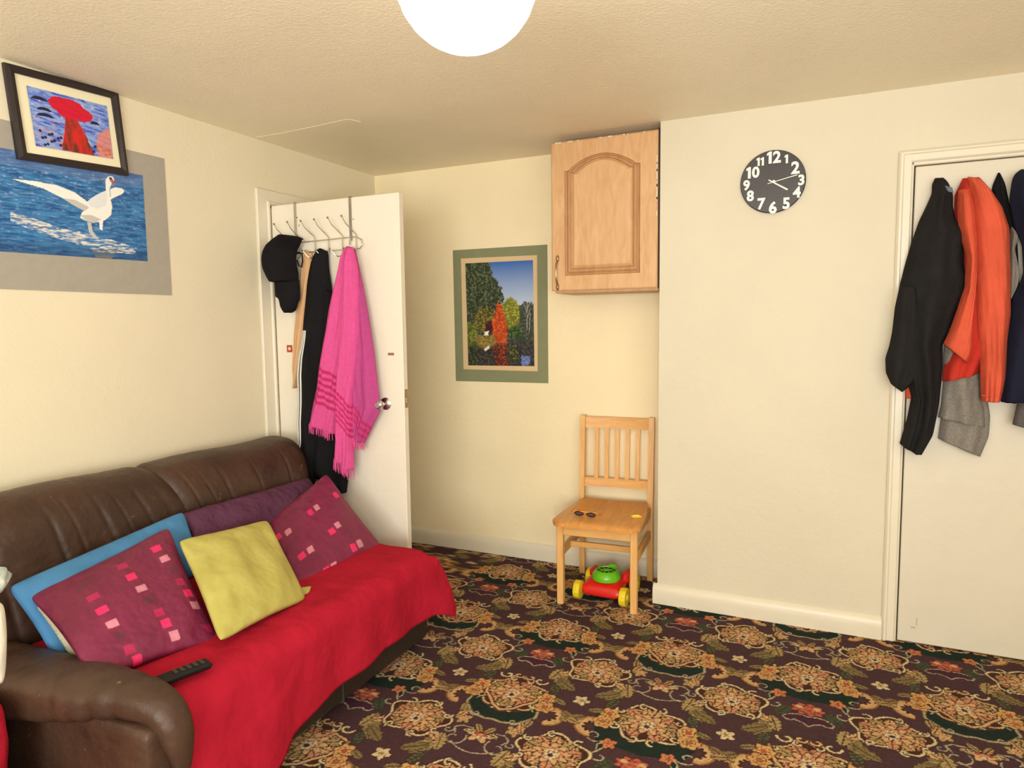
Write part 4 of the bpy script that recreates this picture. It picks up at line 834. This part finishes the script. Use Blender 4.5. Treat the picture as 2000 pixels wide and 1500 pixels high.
# swan
sw = empty('swan_picture', (0, 1.79, 1.55), 'unframed photograph of a landing swan on blue water in a wide grey mount', 'picture')
card('mount', M_greymat, sw, [(0, 1.38, 2.14), (0, 2.116, 2.14), (0, 2.116, 1.55), (0, 1.38, 1.55)], .003, (1, 0, 0))
def swan(u, v):
    n1 = fnoise(u*14, v*60, 1); n2 = fnoise(u*30, v*120, 2, 3); n3 = fnoise(u*5, v*9, 3)
    c = np.empty((len(u), 3)); a = L(66, 128, 180); b = L(32, 80, 136); w_ = L(146, 172, 204)
    k = np.clip((n1-.3)*2.6, 0, 1)[:, None]; c[:] = b*k+a*(1-k); k = np.clip((n2-.55)*5, 0, .8)[:, None]*(.5+.8*(1-v))[:, None]; c = c*(1-k)+w_*k
    c = np.where((v < .16)[:, None], c*.6+L(112, 126, 168)*.4, c)
    k = np.clip((v-.85)*5, 0, .4)[:, None]; c = c*(1-k)+L(30, 44, 84)*k
    sp_ = inpoly(u, v+.02*(n1-.5), [(.02, .60), (.15, .64), (.35, .72), (.55, .74), (.75, .80), (.93, .86), (.88, .93), (.6, .93), (.42, .86), (.25, .80), (.1, .74), (.02, .70)])
    f = np.clip((n2*.7+n1*.6-.50)*4, 0, 1)*sp_; c = c*(1-f[:, None])+L(226, 222, 214)*f[:, None]
    rf = inpoly(u, v, [(.55, .9), (.76, .9), (.70, 1), (.58, 1)]); k = (rf*np.clip((n1-.35)*3, 0, .8))[:, None]; c = c*(1-k)+L(130, 120, 100)*k
    WH = L(238, 234, 226); SH = L(196, 190, 184)
    def pg(pts, col, j=.0): 
        m_ = inpoly(u+j*(n2-.5), v+j*(n1-.5), pts); return m_, col
    for pts, col in (([(0.044,0.284),(0.186,0.269),(0.336,0.276),(0.456,0.32),(0.542,0.399),(0.602,0.459),(0.576,0.522),(0.512,0.5),(0.475,0.46),(0.414,0.436),(0.366,0.4),(0.24,0.33),(0.129,0.305)], WH), ([(0.366,0.4),(0.453,0.399),(0.54,0.447),(0.577,0.497),(0.512,0.5),(0.45,0.466)], SH),
                     ([(0.597,0.329),(0.652,0.277),(0.697,0.243),(0.701,0.364),(0.672,0.468),(0.566,0.451),(0.542,0.399)], L(222, 224, 224)), ([(0.498,0.522),(0.566,0.451),(0.618,0.46),(0.674,0.419),(0.729,0.407),(0.72,0.508),(0.667,0.577),(0.585,0.617),(0.526,0.612),(0.483,0.582)], WH),
                     ([(0.486,0.553),(0.562,0.538),(0.64,0.572),(0.585,0.621),(0.526,0.612)], SH), ([(0.726,0.225),(0.766,0.191),(0.816,0.191),(0.839,0.217),(0.82,0.254),(0.754,0.309),(0.721,0.34)], WH),
                     ([(0.689,0.171),(0.694,0.121),(0.718,0.082),(0.75,0.077),(0.762,0.109),(0.739,0.159),(0.72,0.222),(0.722,0.32),(0.732,0.417),(0.714,0.509),(0.676,0.536),(0.673,0.448),(0.693,0.346),(0.692,0.249)], WH),
                     ([(0.722,0.1),(0.745,0.102),(0.768,0.147),(0.76,0.173),(0.74,0.151),(0.724,0.127)], L(176, 96, 96)), ([(0.72,0.093),(0.742,0.095),(0.744,0.114),(0.725,0.115)], L(40, 34, 40)),
                     ([(0.532,0.62),(0.561,0.621),(0.568,0.711),(0.611,0.792),(0.571,0.788),(0.541,0.725)], SH), ([(0.62,0.595),(0.653,0.585),(0.644,0.689),(0.625,0.688)], WH)):
        c[inpoly(u, v, pts)] = col
    return c
printed('picture', sw, [(.0, 1.40, 2.040), (.0, 2.006, 2.048), (.0, 2.006, 1.690), (.0, 1.40, 1.680)], 300, 200, lambda u, v: swan((u*.606-.066)/.54, v), (.004, 0, 0))
# framed painting
fp = empty('framed_painting', (0, 1.71, 2.03), 'black framed child painting of a red tree on blue, tilted, overlapping the swan picture', 'picture')
fo = [(0.022,1.484,2.333),(0.022,1.907,2.355),(0.022,1.932,2.031),(0.022,1.509,2.011)]
fi = [(0.022,1.517,2.309),(0.022,1.879,2.325),(0.022,1.905,2.057),(0.022,1.54,2.039)]
for i in range(4):
    j = (i+1) % 4; q = [np.array(p) for p in (fo[i], fo[j], fi[j], fi[i])]; n = np.array((1, 0, 0))
    V = [p-n*.017 for p in q]+[p.copy() for p in q]; V[4] = V[4]-n*.002; V[5] = V[5]-n*.002; V[6] = V[6]-n*.004; V[7] = V[7]-n*.004
    mid = [(V[4]+V[7])/2+n*.005, (V[5]+V[6])/2+n*.005]; V += mid
    obj('frame_bar', V, [(3, 2, 1, 0), (0, 1, 5, 4), (2, 3, 7, 6), (4, 5, 9, 8), (8, 9, 6, 7), (1, 2, 6, 9, 5), (0, 4, 8, 7, 3)], M_frame, fp)
card('mount', M_mount, fp, [np.array(p)-(.018, 0, 0) for p in fi], .006, (1, 0, 0))
def paint(u, v):
    n1 = fnoise(u*9+v*8, v*34-u*8, 21); n2 = fnoise(u*24, v*24, 22, 3); c = np.empty((len(u), 3))
    k = np.clip((n1-.35)*3, 0, 1)[:, None]; c[:] = L(52, 78, 190)*k+L(142, 166, 216)*(1-k)
    k = np.clip((n2-.56)*6, 0, .7)[:, None]; c = c*(1-k)+L(206, 206, 216)*k
    k = ((v > .5) & (u < .4))[:, None]*np.clip((n2-.5)*8, 0, .8)[:, None]; c = c*(1-k)+L(186, 150, 160)*k
    for (x, y, a) in ((.13, .16, .10), (.17, .33, .09), (.17, .43, .10), (.80, .38, .06)):
        m_ = (((u-x)/a)**2+((v-y-.25*(u-x)**2/a)/.028)**2 < 1); c[m_] = L(34, 30, 60)
    for i in range(26):
        x, y = [(.08+.3*((i*37) % 17)/17, .72+.25*((i*53) % 13)/13), (.74+.24*((i*29) % 11)/11, .8+.17*((i*31) % 7)/7)][i % 2]
        c[((u-x)**2+((v-y)*.8)**2) < .00035] = L(30, 28, 56)
    og = inpoly(u, v+.05*(n2-.5), [(.82, .60), (.95, .42), (1, .45), (1, 1), (.8, 1), (.78, .8)]); k = (og*(.55+.4*n2))[:, None]; c = c*(1-k)+L(224, 128, 84)*k
    tk_ = inpoly(u+.02*(n2-.5), v, [(.42, .38), (.56, .38), (.66, .66), (.74, 1), (.32, .99), (.38, .66)])
    k = np.clip((fnoise(u*16, v*4, 25)-.35)*3.2, 0, 1)[:, None]; tc = L(206, 40, 36)*k+L(96, 52, 36)*(1-k); c = np.where(tk_[:, None], tc, c)
    cr_ = np.zeros(len(u), bool)
    for (x, y, a, b) in ((.38, .19, .15, .14), (.50, .20, .17, .16), (.63, .28, .15, .13), (.48, .30, .17, .11)):
        cr_ |= ((u-x)/a)**2+((v-y)/b)**2 < 1+.5*(n2-.5)
    ed = np.zeros(len(u), bool)
    c = np.where(cr_[:, None], L(206, 24, 52)*(.8+.4*n1)[:, None], c); return c
printed('painting', fp, [(0.011,1.558,2.278),(0.011,1.859,2.289),(0.011,1.873,2.086),(0.011,1.576,2.071)], 200, 140, paint, (.0012, 0, 0))
# autumn garden
gp = empty('garden_picture', (.87, B, 1.06), 'unframed photograph of an autumn garden lake in a sage green and beige mount', 'picture')
card('outer_mount', M_greenmat, gp, [(.562, B, 1.854), (1.179, B, 1.852), (1.179, B, 1.060), (.566, B, 1.058)], .003, (0, -1, 0))
card('inner_mount', M_tanmat, gp, [(.618, B-.003, 1.802), (1.116, B-.003, 1.796), (1.114, B-.003, 1.128), (.622, B-.003, 1.132)], .0015, (0, -1, 0))
def garden(u, v):
    n1 = fnoise(u*22, v*32, 31); n2 = fnoise(u*55, v*80, 32, 3); n3 = fnoise(u*7, v*9, 33); c = np.empty((len(u), 3))
    t = np.clip(v/.42, 0, 1)[:, None]; c[:] = L(52, 104, 178)*(1-t)+L(186, 200, 222)*t
    lo_ = v > .56; c[lo_] = (L(88, 88, 56)*n2[:, None]+L(40, 46, 36)*(1-n2)[:, None])[lo_]
    def lay(pts, c1, c2, j=.05, sc=1.0):
        m_ = inpoly(u+j*(n1-.5)*2, v+j*(n2-.5)*2, pts); k = np.clip((n2-.38)*3.4*sc, 0, 1)[:, None]
        return m_, c1*k+c2*(1-k)
    G = lambda *p: L(*p)
    for pts, c1, c2, j in (
        ([(.55, .45), (.8, .42), (.86, .38), (1.1, .42), (1.1, .8), (.5, .8)], G(96, 102, 78), G(48, 58, 50), .03),
        ([(.60, .36), (.68, .33), (.77, .38), (.80, .50), (.76, .60), (.66, .66), (.55, .58), (.52, .42)], G(190, 178, 70), G(106, 112, 40), .03),
        ([(-.1, -.1), (.30, -.1), (.38, .05), (.40, .12), (.50, .20), (.56, .28), (.57, .36), (.50, .42), (.44, .45), (.36, .50), (.30, .62), (.2, .7), (-.1, .8)], G(112, 118, 78), G(40, 52, 40), .05),
        ([(.10, .50), (.3, .42), (.42, .44), (.44, .56), (.30, .66), (.14, .66)], G(150, 136, 60), G(70, 66, 34), .05),
        ([(.28, .6), (.36, .55), (.42, .62), (.36, .68), (.28, .67)], G(110, 34, 46), G(60, 20, 30), .03),
        ([(.48, .38), (.54, .42), (.58, .54), (.62, .66), (.60, .78), (.42, .78), (.38, .66), (.40, .52)], G(232, 112, 50), G(170, 60, 26), .035),
        ([(-.1, .54), (.10, .58), (.18, .70), (.16, .78), (-.1, .82)], G(150, 152, 66), G(74, 88, 36), .04),
        ([(.64, .64), (.72, .61), (.82, .64), (.84, .70), (.76, .73), (.64, .72)], G(92, 118, 58), G(40, 60, 32), .02),
        ([(.12, .70), (.40, .70), (.44, .78), (.3, .84), (.14, .80)], G(172, 148, 80), G(120, 100, 50), .03),
        ([(-.1, .80), (.25, .84), (.5, .80), (.8, .76), (1.1, .75), (1.1, 1.1), (-.1, 1.1)], G(84, 82, 58), G(40, 38, 50), .02),
        ([(.40, .80), (.60, .78), (.60, 1.1), (.44, 1.1)], G(170, 74, 40), G(76, 34, 30), .05),
        ([(.62, .80), (.76, .80), (.76, .93), (.64, .95)], G(128, 128, 50), G(40, 48, 34), .04),
        ([(.80, .90), (.94, .90), (.92, .99), (.82, 1.0)], G(130, 150, 200), G(90, 110, 160), .03),
        ([(-.1, .82), (.16, .83), (.14, 1.1), (-.1, 1.1)], G(92, 98, 62), G(36, 42, 34), .04)):
        m_, cc = lay(pts, c1, c2, j); c = np.where(m_[:, None], cc, c)
    c[inpoly(u, v, [(.24, .655), (.27, .67), (.34, .66), (.32, .69), (.33, .705), (.26, .705), (.27, .68)])] = G(240, 236, 216)
    c[inpoly(u, v, [(.25, .84), (.33, .80), (.34, .83), (.27, .86)])] = G(232, 214, 190)
    tr_ = np.zeros(len(u), bool)
    for (x0, y0, x1, y1) in ((.90, .66, .91, .36), (.905, .5, .86, .40), (.91, .46, .96, .37), (.905, .55, .95, .46), (.93, .68, .95, .5)):
        tr_ |= segd(u, v, [(x0, y0), (x1, y1)]) < .004
    c[tr_] = G(170, 160, 162); return c
printed('photograph', gp, [(.648, B-.0045, 1.771), (1.091, B-.0045, 1.769), (1.094, B-.0045, 1.158), (.656, B-.0045, 1.156)], 190, 260, garden, (0, -.0006, 0))

# ============================================================ wall cupboard
cb0 = empty('wall_cupboard', (1.61, B, 1.565), 'pale limed oak wall cupboard with an arched door panel above the chair', 'cupboard')
cf = P+.008; x0, x1, z0, z1 = 1.336, 1.884, 1.572, 2.318
MB().box((x0+.006, cf+.02, z0+.012), (x1-.002, B, z1+.006), .002).build('carcass', M_cab, cb0)
MB().box((x0+.008, cf+.03, z0-.012), (x1, B-.02, z0+.012), .004).build('bottom_rail', M_cab, cb0)
MB().box((x1-.001, cf+.012, z0), (E-.001, B-.05, z1+.01)).build('side_gap', M_gap, cb0)
dr = empty('door', (x0, cf, z0)); dr.parent = cb0; dr.location = np.array((x0, cf, z0))-np.array(cb0.location)
def arch_poly(a, b, c_, d, rise, n=24, sh=.055):
    """rectangle a..b by c_..d with an arched top between shoulders"""
    pts = [(a, c_), (b, c_), (b, d)]
    for i in range(n+1):
        t = i/n; x = b-sh*.35-(b-a-sh*.7)*t; pts.append((x, d+rise*math.sin(PI*t)**.85))
    pts.append((a, d)); return pts
def ringloft(name, polys, ys, mt, parent, cap=True):
    n = len(polys[0]); V = []; F = []
    for pl, y in zip(polys, ys): V += [(p, y, q) for p, q in pl]
    for r in range(len(polys)-1):
        for k in range(n): F.append((r*n+k, r*n+(k+1) % n, (r+1)*n+(k+1) % n, (r+1)*n+k))
    if cap: F.append(tuple((len(polys)-1)*n+k for k in range(n)))
    return obj(name, V, F, mt, parent, False)
ax0, ax1, az0, az1 = x0+.072, x1-.085, z0+.075, z1-.145
def AP(i): return arch_poly(ax0+i, ax1-i, az0+i, az1-i*.4, .068-i*.25)
# door slab with a hole following the arch: outer rectangle projected onto same point count
inner = AP(0); cx_, cz_ = (x0+x1)/2, (z0+z1)/2; outer = []
for (p, q) in inner:
    if q <= az0+1e-6: outer.append((x0 if p < cx_ else x1, z0))
    elif abs(q-az1) < 1e-6 and (abs(p-ax0) < 1e-6 or abs(p-ax1) < 1e-6): outer.append((x0 if p < cx_ else x1, z1))
    else: outer.append((x0+(p-ax0)/(ax1-ax0)*(x1-x0), z1))
def shr(pl, e): return [(cx_+(p-cx_)*(1-e/(x1-x0)*2), cz_+(q-cz_)*(1-e/(z1-z0)*2)) for p, q in pl]
ringloft('stile_frame', [outer, outer, shr(outer, .006), inner], [cf+.021, cf+.004, cf, cf], M_cab, dr, False)
ringloft('moulding', [AP(0), AP(.006), AP(.010), AP(.020), AP(.030), AP(.036), AP(.042)], [cf, cf+.006, cf+.007, cf-.001, cf-.001, cf+.006, cf+.007], M_cabd, dr, False)
ringloft('centre_panel', [AP(.042), AP(.050), AP(.056)], [cf+.007, cf+.001, cf], M_cab, dr)
hx = x0+.034; hp = [(hx, cf-.004, 1.725), (hx, cf-.022, 1.705), (hx, cf-.026, 1.675), (hx, cf-.026, 1.655), (hx, cf-.022, 1.625), (hx, cf-.004, 1.603)]
hd_ = MB().tube(hp, [.005, .0045, .004, .004, .0045, .005], 8)
for z_ in (1.737, 1.592): hd_.lathe([(.002, -.018), (.008, -.008), (.009, 0), (.008, .008), (.002, .018)], (hx, cf-.003, z_), 10)
hh = hd_.build('handle', M_brass, dr, True); hh['label'] = 'slim aged metal bow handle'
chip = MB(); r2 = random.Random(9)
for i in range(9):
    xx_ = r2.uniform(x0+.02, x1-.02); chip.box((xx_, cf-.0012, z1-.006), (xx_+r2.uniform(.006, .03), cf+.003, z1-.001))
for i in range(8):
    zz_ = r2.uniform(z0+.3, z1-.02); chip.box((x1-.006, cf-.0012, zz_), (x1-.002, cf+.003, zz_+r2.uniform(.01, .05)))
tag(chip.build('worn_edge', M_trim, dr), 'chipped white edge', kind='stuff')

# ============================================================ clock
cc = np.array((2.4005, P, 2.0205)); cr = .1365
ck_ = empty('wall_clock', tuple(cc), 'round black wall clock with large white numerals', 'clock')
MB().lathe([(cr-.004, -.0), (cr, -.004), (cr, -.016), (cr-.003, -.019)], cc, 64, 'y').build('face', M_clock, ck_, True, autos=40)
def glyph(c):
    """vertices and faces of one digit, one unit tall"""
    if c == '1':
        pl = [(.15, 0), (.40, 0), (.40, 1), (.22, 1), (0, .86), (.0, .66), (.15, .75)]; n = len(pl)
        return np.array([(x, y, z) for z in (0, .05) for x, y in pl]), [tuple(range(n))[::-1], tuple(range(n, 2*n))]+[(k, (k+1) % n, n+(k+1) % n, n+k) for k in range(n)], .40
    cu = bpy.data.curves.new('numeral', 'FONT'); cu.body = c; cu.size = 1.0; cu.extrude = .02; cu.offset = .034; cu.resolution_u = 3
    o = bpy.data.objects.new('tmp', cu); COL.objects.link(o); bpy.context.view_layer.update()
    me = bpy.data.meshes.new_from_object(o.evaluated_get(bpy.context.evaluated_depsgraph_get()))
    V = np.array([v.co for v in me.vertices]); F = [tuple(p.vertices) for p in me.polygons]
    bpy.data.objects.remove(o, do_unlink=True); bpy.data.meshes.remove(me)
    V = V-V.min(0); V = V/V[:, 1].max(); return V, F, V[:, 0].max()
def numeral(txt, px, h):
    mb = MB(); x = 0
    for c in txt:
        V, F, w_ = glyph(c); mb.add(V+np.array((x, 0, 0)), F); x += w_+.10
    V = np.array(mb.v); wt = x-.10
    W = np.stack([px[0]+(V[:, 0]-wt/2)*h*.97, P-.0195-V[:, 2]*h*.5, px[2]+(V[:, 1]-.5)*h], -1)
    return obj('numeral', W, mb.f, M_numeral, ck_)
npx = [(2.404,3.283,2.125),(2.455,3.283,2.112),(2.493,3.283,2.071),(2.518,3.283,2.016),(2.501,3.283,1.965),(2.459,3.283,1.921),(2.404,3.283,1.907),(2.356,3.283,1.927),(2.308,3.283,1.966),(2.291,3.283,2.014),(2.317,3.283,2.068),(2.347,3.283,2.112)]
for t, p, h in zip(['12', '1', '2', '3', '4', '5', '6', '7', '8', '9', '10', '11'], npx, [.052, .037, .054, .046, .048, .050, .054, .051, .048, .046, .050, .036]):
    numeral(t, p, h)
hc = [(2.406,3.283,2.018),(2.463,3.283,1.979),(2.501,3.283,2.038),(2.384,3.283,2.028),(2.38,3.283,2.011)]
def hand(name, a, b, wd, y):
    a = np.array((a[0], a[2])); b = np.array((b[0], b[2])); d = (b-a)/np.linalg.norm(b-a); n = np.array((-d[1], d[0]))*wd
    pl = [tuple(a+n*.7), tuple(b+n), tuple(b-n), tuple(a-n*.7)]; return MB().prism(pl, y, y-.0015, 'y').build(name, M_numeral, ck_)
hand('hour_hand', hc[3], hc[1], .0034, P-.0225); hand('minute_hand', hc[4], hc[2], .0018, P-.026)
MB().lathe([(.007, -.018), (.007, -.029), (.004, -.031)], (hc[0][0], P, hc[0][2]), 16, 'y').build('hand_pin', M_numeral, ck_, True)

# ============================================================ chair
ch = empty('dining_chair', (1.6385, 3.118, 0), 'light beech dining chair with a slatted back in the corner', 'chair', rz=math.radians(4.2))
def leanbar(y0, z0_, y1, z1_): return lambda z: y0+(y1-y0)*(z-z0_)/(z1_-z0_)
for s in (-1, 1):
    MB().box((s*.184-.0165, -.017, 0), (s*.184+.0165, .018, .412), .003).build('front_leg', M_pine_v, ch, local=True)
    xc = s*.190
    pl = [(.437, 0), (.425, .36), (.427, .44), (.462, .893), (.492, .893), (.463, .44), (.463, .36), (.467, 0)]
    mb = MB(); n = len(pl); mb.add([(x, a, b) for x in (xc-.0145, xc+.0145) for a, b in pl], [tuple(range(n)), tuple(range(n, 2*n))[::-1]]+[(k, n+k, n+(k+1) % n, (k+1) % n) for k in range(n)])
    mb.build('back_leg', M_pine_v, ch, local=True)
    MB().box((s*.186-.009, .01, .235), (s*.186+.009, .43, .285), .003).build('side_stretcher', M_pine_h, ch, local=True)
    MB().box((s*.186-.009, .012, .355), (s*.186+.009, .43, .412), .002).build('side_apron', M_pine_h, ch, local=True)
MB().box((-.168, -.008, .355), (.168, .012, .412), .002).build('front_apron', M_pine_h, ch, local=True)
MB().box((-.178, .15, .245), (.178, .17, .275), .003).build('cross_stretcher', M_pine_h, ch, local=True)
def lean(z): return .445+(z-.44)*(.035/.453)+.005
for (za, zb, nm) in ((.50, .548, 'lower_back_rail'), (.825, .885, 'top_back_rail')):
    mb = MB(); V = []
    nn = 9
    for i in range(nn):
        x = -.177+.354*i/(nn-1); cv = .010*(1-(x/.177)**2)
        for (dy, z) in ((-.009, za), (.009, za), (.009, zb), (-.009, zb)): V.append((x, lean(z)+dy+cv, z))
    F = [(0, 1, 2, 3), tuple(4*(nn-1)+k for k in (3, 2, 1, 0))]+[(4*i+k, 4*(i+1)+k, 4*(i+1)+(k+1) % 4, 4*i+(k+1) % 4) for i in range(nn-1) for k in range(4)]
    mb.add(V, F); mb.build(nm, M_pine_h, ch, local=True)
for i in range(5):
    x = -.114+.057*i; cv = .010*(1-(x/.177)**2)
    V = []
    for z in (.545, .828):
        for dx, dy in ((-.011, -.005), (.011, -.005), (.011, .005), (-.011, .005)): V.append((x+dx, lean(z)+dy+cv, z))
    MB().add(V, [(3, 2, 1, 0), (4, 5, 6, 7), (0, 1, 5, 4), (1, 2, 6, 5), (2, 3, 7, 6), (3, 0, 4, 7)]).build('back_slat', M_pine_v, ch, local=True)
# seat: saddle shaped slab
nx_, ny_ = 40, 40; G = np.zeros((ny_, nx_, 3)); Gb = np.zeros((ny_, nx_, 3))
for j in range(ny_):
    t = j/(ny_-1); y = -.06+.50*t
    hw = np.interp(t, [0, .03, .08, .5, .88, 1], [.180, .205, .219, .212, .188, .170])
    for i in range(nx_):
        s = -1+2*i/(nx_-1); x = s*hw; notch = -.022*max(0, 1-(abs(s)/.9)**2)*max(0, (t-.9)/.1)
        yy = y-.012*(s**2)*max(0, 1-t*8)+notch
        dz = -.009*max(0, 1-((abs(s)-.42)/.36)**2)*max(0, 1-((t-.58)/.40)**2)
        ed = max(abs(s), abs(2*t-1)); rd_ = -.006*max(0, (ed-.94)/.06)**2
        G[j, i] = (x, yy, .440+dz+rd_); Gb[j, i] = (x*.985, yy, .414)
V = np.concatenate([G.reshape(-1, 3), Gb.reshape(-1, 3)]); N_ = nx_*ny_
ring = np.concatenate([np.arange(nx_), np.arange(1, ny_)*nx_+nx_-1, (ny_-1)*nx_+np.arange(nx_-2, -1, -1), np.arange(ny_-2, 0, -1)*nx_]); rb = np.roll(ring, -1)
obj('seat', V, np.concatenate([gridF(nx_, ny_), gridF(nx_, ny_, N_)[:, ::-1], np.stack([ring, ring+N_, rb+N_, rb], -1)]), M_seat, ch, True, local=True, autos=50)

# sunglasses and yellow clip on the seat
sgc = (1.56,3.16,0.442)
sg = empty('sunglasses', (sgc[0], sgc[1], .438), 'child sunglasses with dark lenses lying on the chair seat', 'sunglasses', rz=-.05)
for s in (-1, 1):
    n = 16; ring = [(s*.032+.023*math.cos(2*PI*k/n), .012, .014+.010*math.sin(2*PI*k/n)) for k in range(n)]
    MB().tube(ring, .0028, 6, closed=True).build('rim', M_dark, sg, True, local=True)
    MB().prism([(s*.032+.022*math.cos(2*PI*k/n), .014+.0095*math.sin(2*PI*k/n)) for k in range(n)], .011, .013, 'y').build('lens', mat('smoke_lens', lin(74, 60, 66), .12, spec=.8, bump=.01), sg, local=True)
    MB().tube([(s*.058, .012, .022), (s*.066, .03, .020), (s*.060, .075, .012), (s*.045, .10, .008)], .003, 6).build('temple', M_orp if s < 0 else M_orp, sg, True, local=True)
MB().tube([(-.055, .016, .024), (-.012, .012, .0245), (0, .010, .0245), (.012, .012, .0245), (.055, .016, .024)], .0034, 6).build('bridge', M_orp, sg, True, local=True)
yc = (1.798,3.265,0.443)
yt = empty('yellow_toy_clip', (yc[0], yc[1], .434), 'small yellow plastic toy piece on the right of the chair seat', 'toy', rz=.3)
MB().tube([(-.025, 0, .006), (-.01, .006, .008), (.01, .004, .008), (.026, -.004, .006)], [.003, .0065, .007, .003], 8).build('body', M_yelp, yt, True, local=True)
MB().tube([(-.016, -.012, .005), (.0, -.014, .006), (.014, -.010, .005)], .003, 6).build('clip', M_yelp, yt, True, local=True)

# ============================================================ toy mower under the chair
tw = [(1.516,3.198,0.0),(1.757,3.191,0.0)]
mc = np.array(((tw[0][0]+tw[1][0])/2, (tw[0][1]+tw[1][1])/2, 0)); ang = math.atan2(tw[1][1]-tw[0][1], tw[1][0]-tw[0][0])
wd = math.hypot(tw[1][0]-tw[0][0], tw[1][1]-tw[0][1])
tm = empty('toy_lawn_mower', tuple(mc), 'red toy lawn mower with yellow wheels and a green dome under the chair', 'toy', rz=ang)
hw = wd/2-.004
ny = 20; rows = []
for j, (y, hx_, zl, zh) in enumerate([(-.006, .70, .035, .045), (.0, .86, .026, .066), (.012, .90, .022, .082), (.04, .88, .022, .094), (.09, .84, .024, .104), (.14, .80, .026, .106), (.18, .84, .026, .098), (.205, .86, .028, .082), (.214, .74, .04, .06)]):
    r_ = []
    for k in range(16):
        a = 2*PI*k/16; x = hw*hx_*abs(math.cos(a))**.45*(1 if math.cos(a) > 0 else -1); z = (zl+zh)/2+(zh-zl)/2*abs(math.sin(a))**.6*(1 if math.sin(a) > 0 else -1)
        r_.append((x, y, z))
    rows.append(r_)
V = [p for r in rows for p in r]; F = [(i*16+k, i*16+(k+1) % 16, (i+1)*16+(k+1) % 16, (i+1)*16+k) for i in range(len(rows)-1) for k in range(16)]+[tuple(range(16))[::-1], tuple((len(rows)-1)*16+k for k in range(16))]
obj('body', V, F, M_red, tm, True, local=True)
MB().box((hw*.62, .11, .07), (hw*.95, .20, .125), .01).build('handle_socket', M_red, tm, True, local=True)
MB().box((-hw*.95, .13, .07), (-hw*.66, .20, .115), .01).build('handle_socket', M_red, tm, True, local=True)
dome = MB().lathe([(.072, .094), (.075, .104), (.071, .120), (.062, .134), (.052, .142), (.048, .142), (.046, .137)], (0, .085, 0), 32).build('engine_dome', M_green, tm, True, local=True)
MB().lathe([(.047, .128), (.047, .1375)], (0, .085, 0), 24).build('vent_disc', M_dark, dome, local=True)
for k in range(8):
    a = 2*PI*k/8; mb = MB(); Mx = Matrix.Translation((0, .085, 0)) @ Matrix.Rotation(a, 4, 'Z'); mb.box((.010, -.0028, .134), (.048, .0028, .1395), .0008, Mx); mb.build('vent_rib', M_green, dome, True, local=True)
MB().lathe([(.014, .134), (.013, .1415), (.006, .1425)], (0, .085, 0), 16).build('hub_cap', M_green, dome, True, local=True)
MB().box((-.012, .128, .120), (.040, .158, .152), .012).build('pull_grip', M_green, dome, True, local=True)
for (x, y) in ((-hw-.004, .0), (hw+.004, .0), (-hw-.004, .185), (hw+.004, .185)):
    s = 1 if x > 0 else -1; n = 48; R0 = .047 if y < .1 else .049
    mb = MB(); V = []; F = []
    prof = [(-.017, .80), (-.016, .95), (-.011, 1), (.011, 1), (.016, .95), (.017, .80)]
    for (h, q) in prof:
        for k in range(n):
            a = 2*PI*k/n; r = R0*q*(1 if q < .99 or k % 4 < 2 else .955); V.append((x+h, y+r*math.cos(a), R0+r*math.sin(a)))
    for i in range(len(prof)-1):
        for k in range(n): F.append((i*n+k, i*n+(k+1) % n, (i+1)*n+(k+1) % n, (i+1)*n+k))
    F += [tuple(range(n))[::-1], tuple((len(prof)-1)*n+k for k in range(n))]
    wh = mb.add(V, F).build('wheel', M_yelp, tm, True, local=True, autos=30)
    MB().lathe([(.016, s*.016), (.016, s*.0215), (.008, s*.0235)], (x, y, R0), 16, 'x').build('wheel_hub', M_yelp, wh, True, local=True)
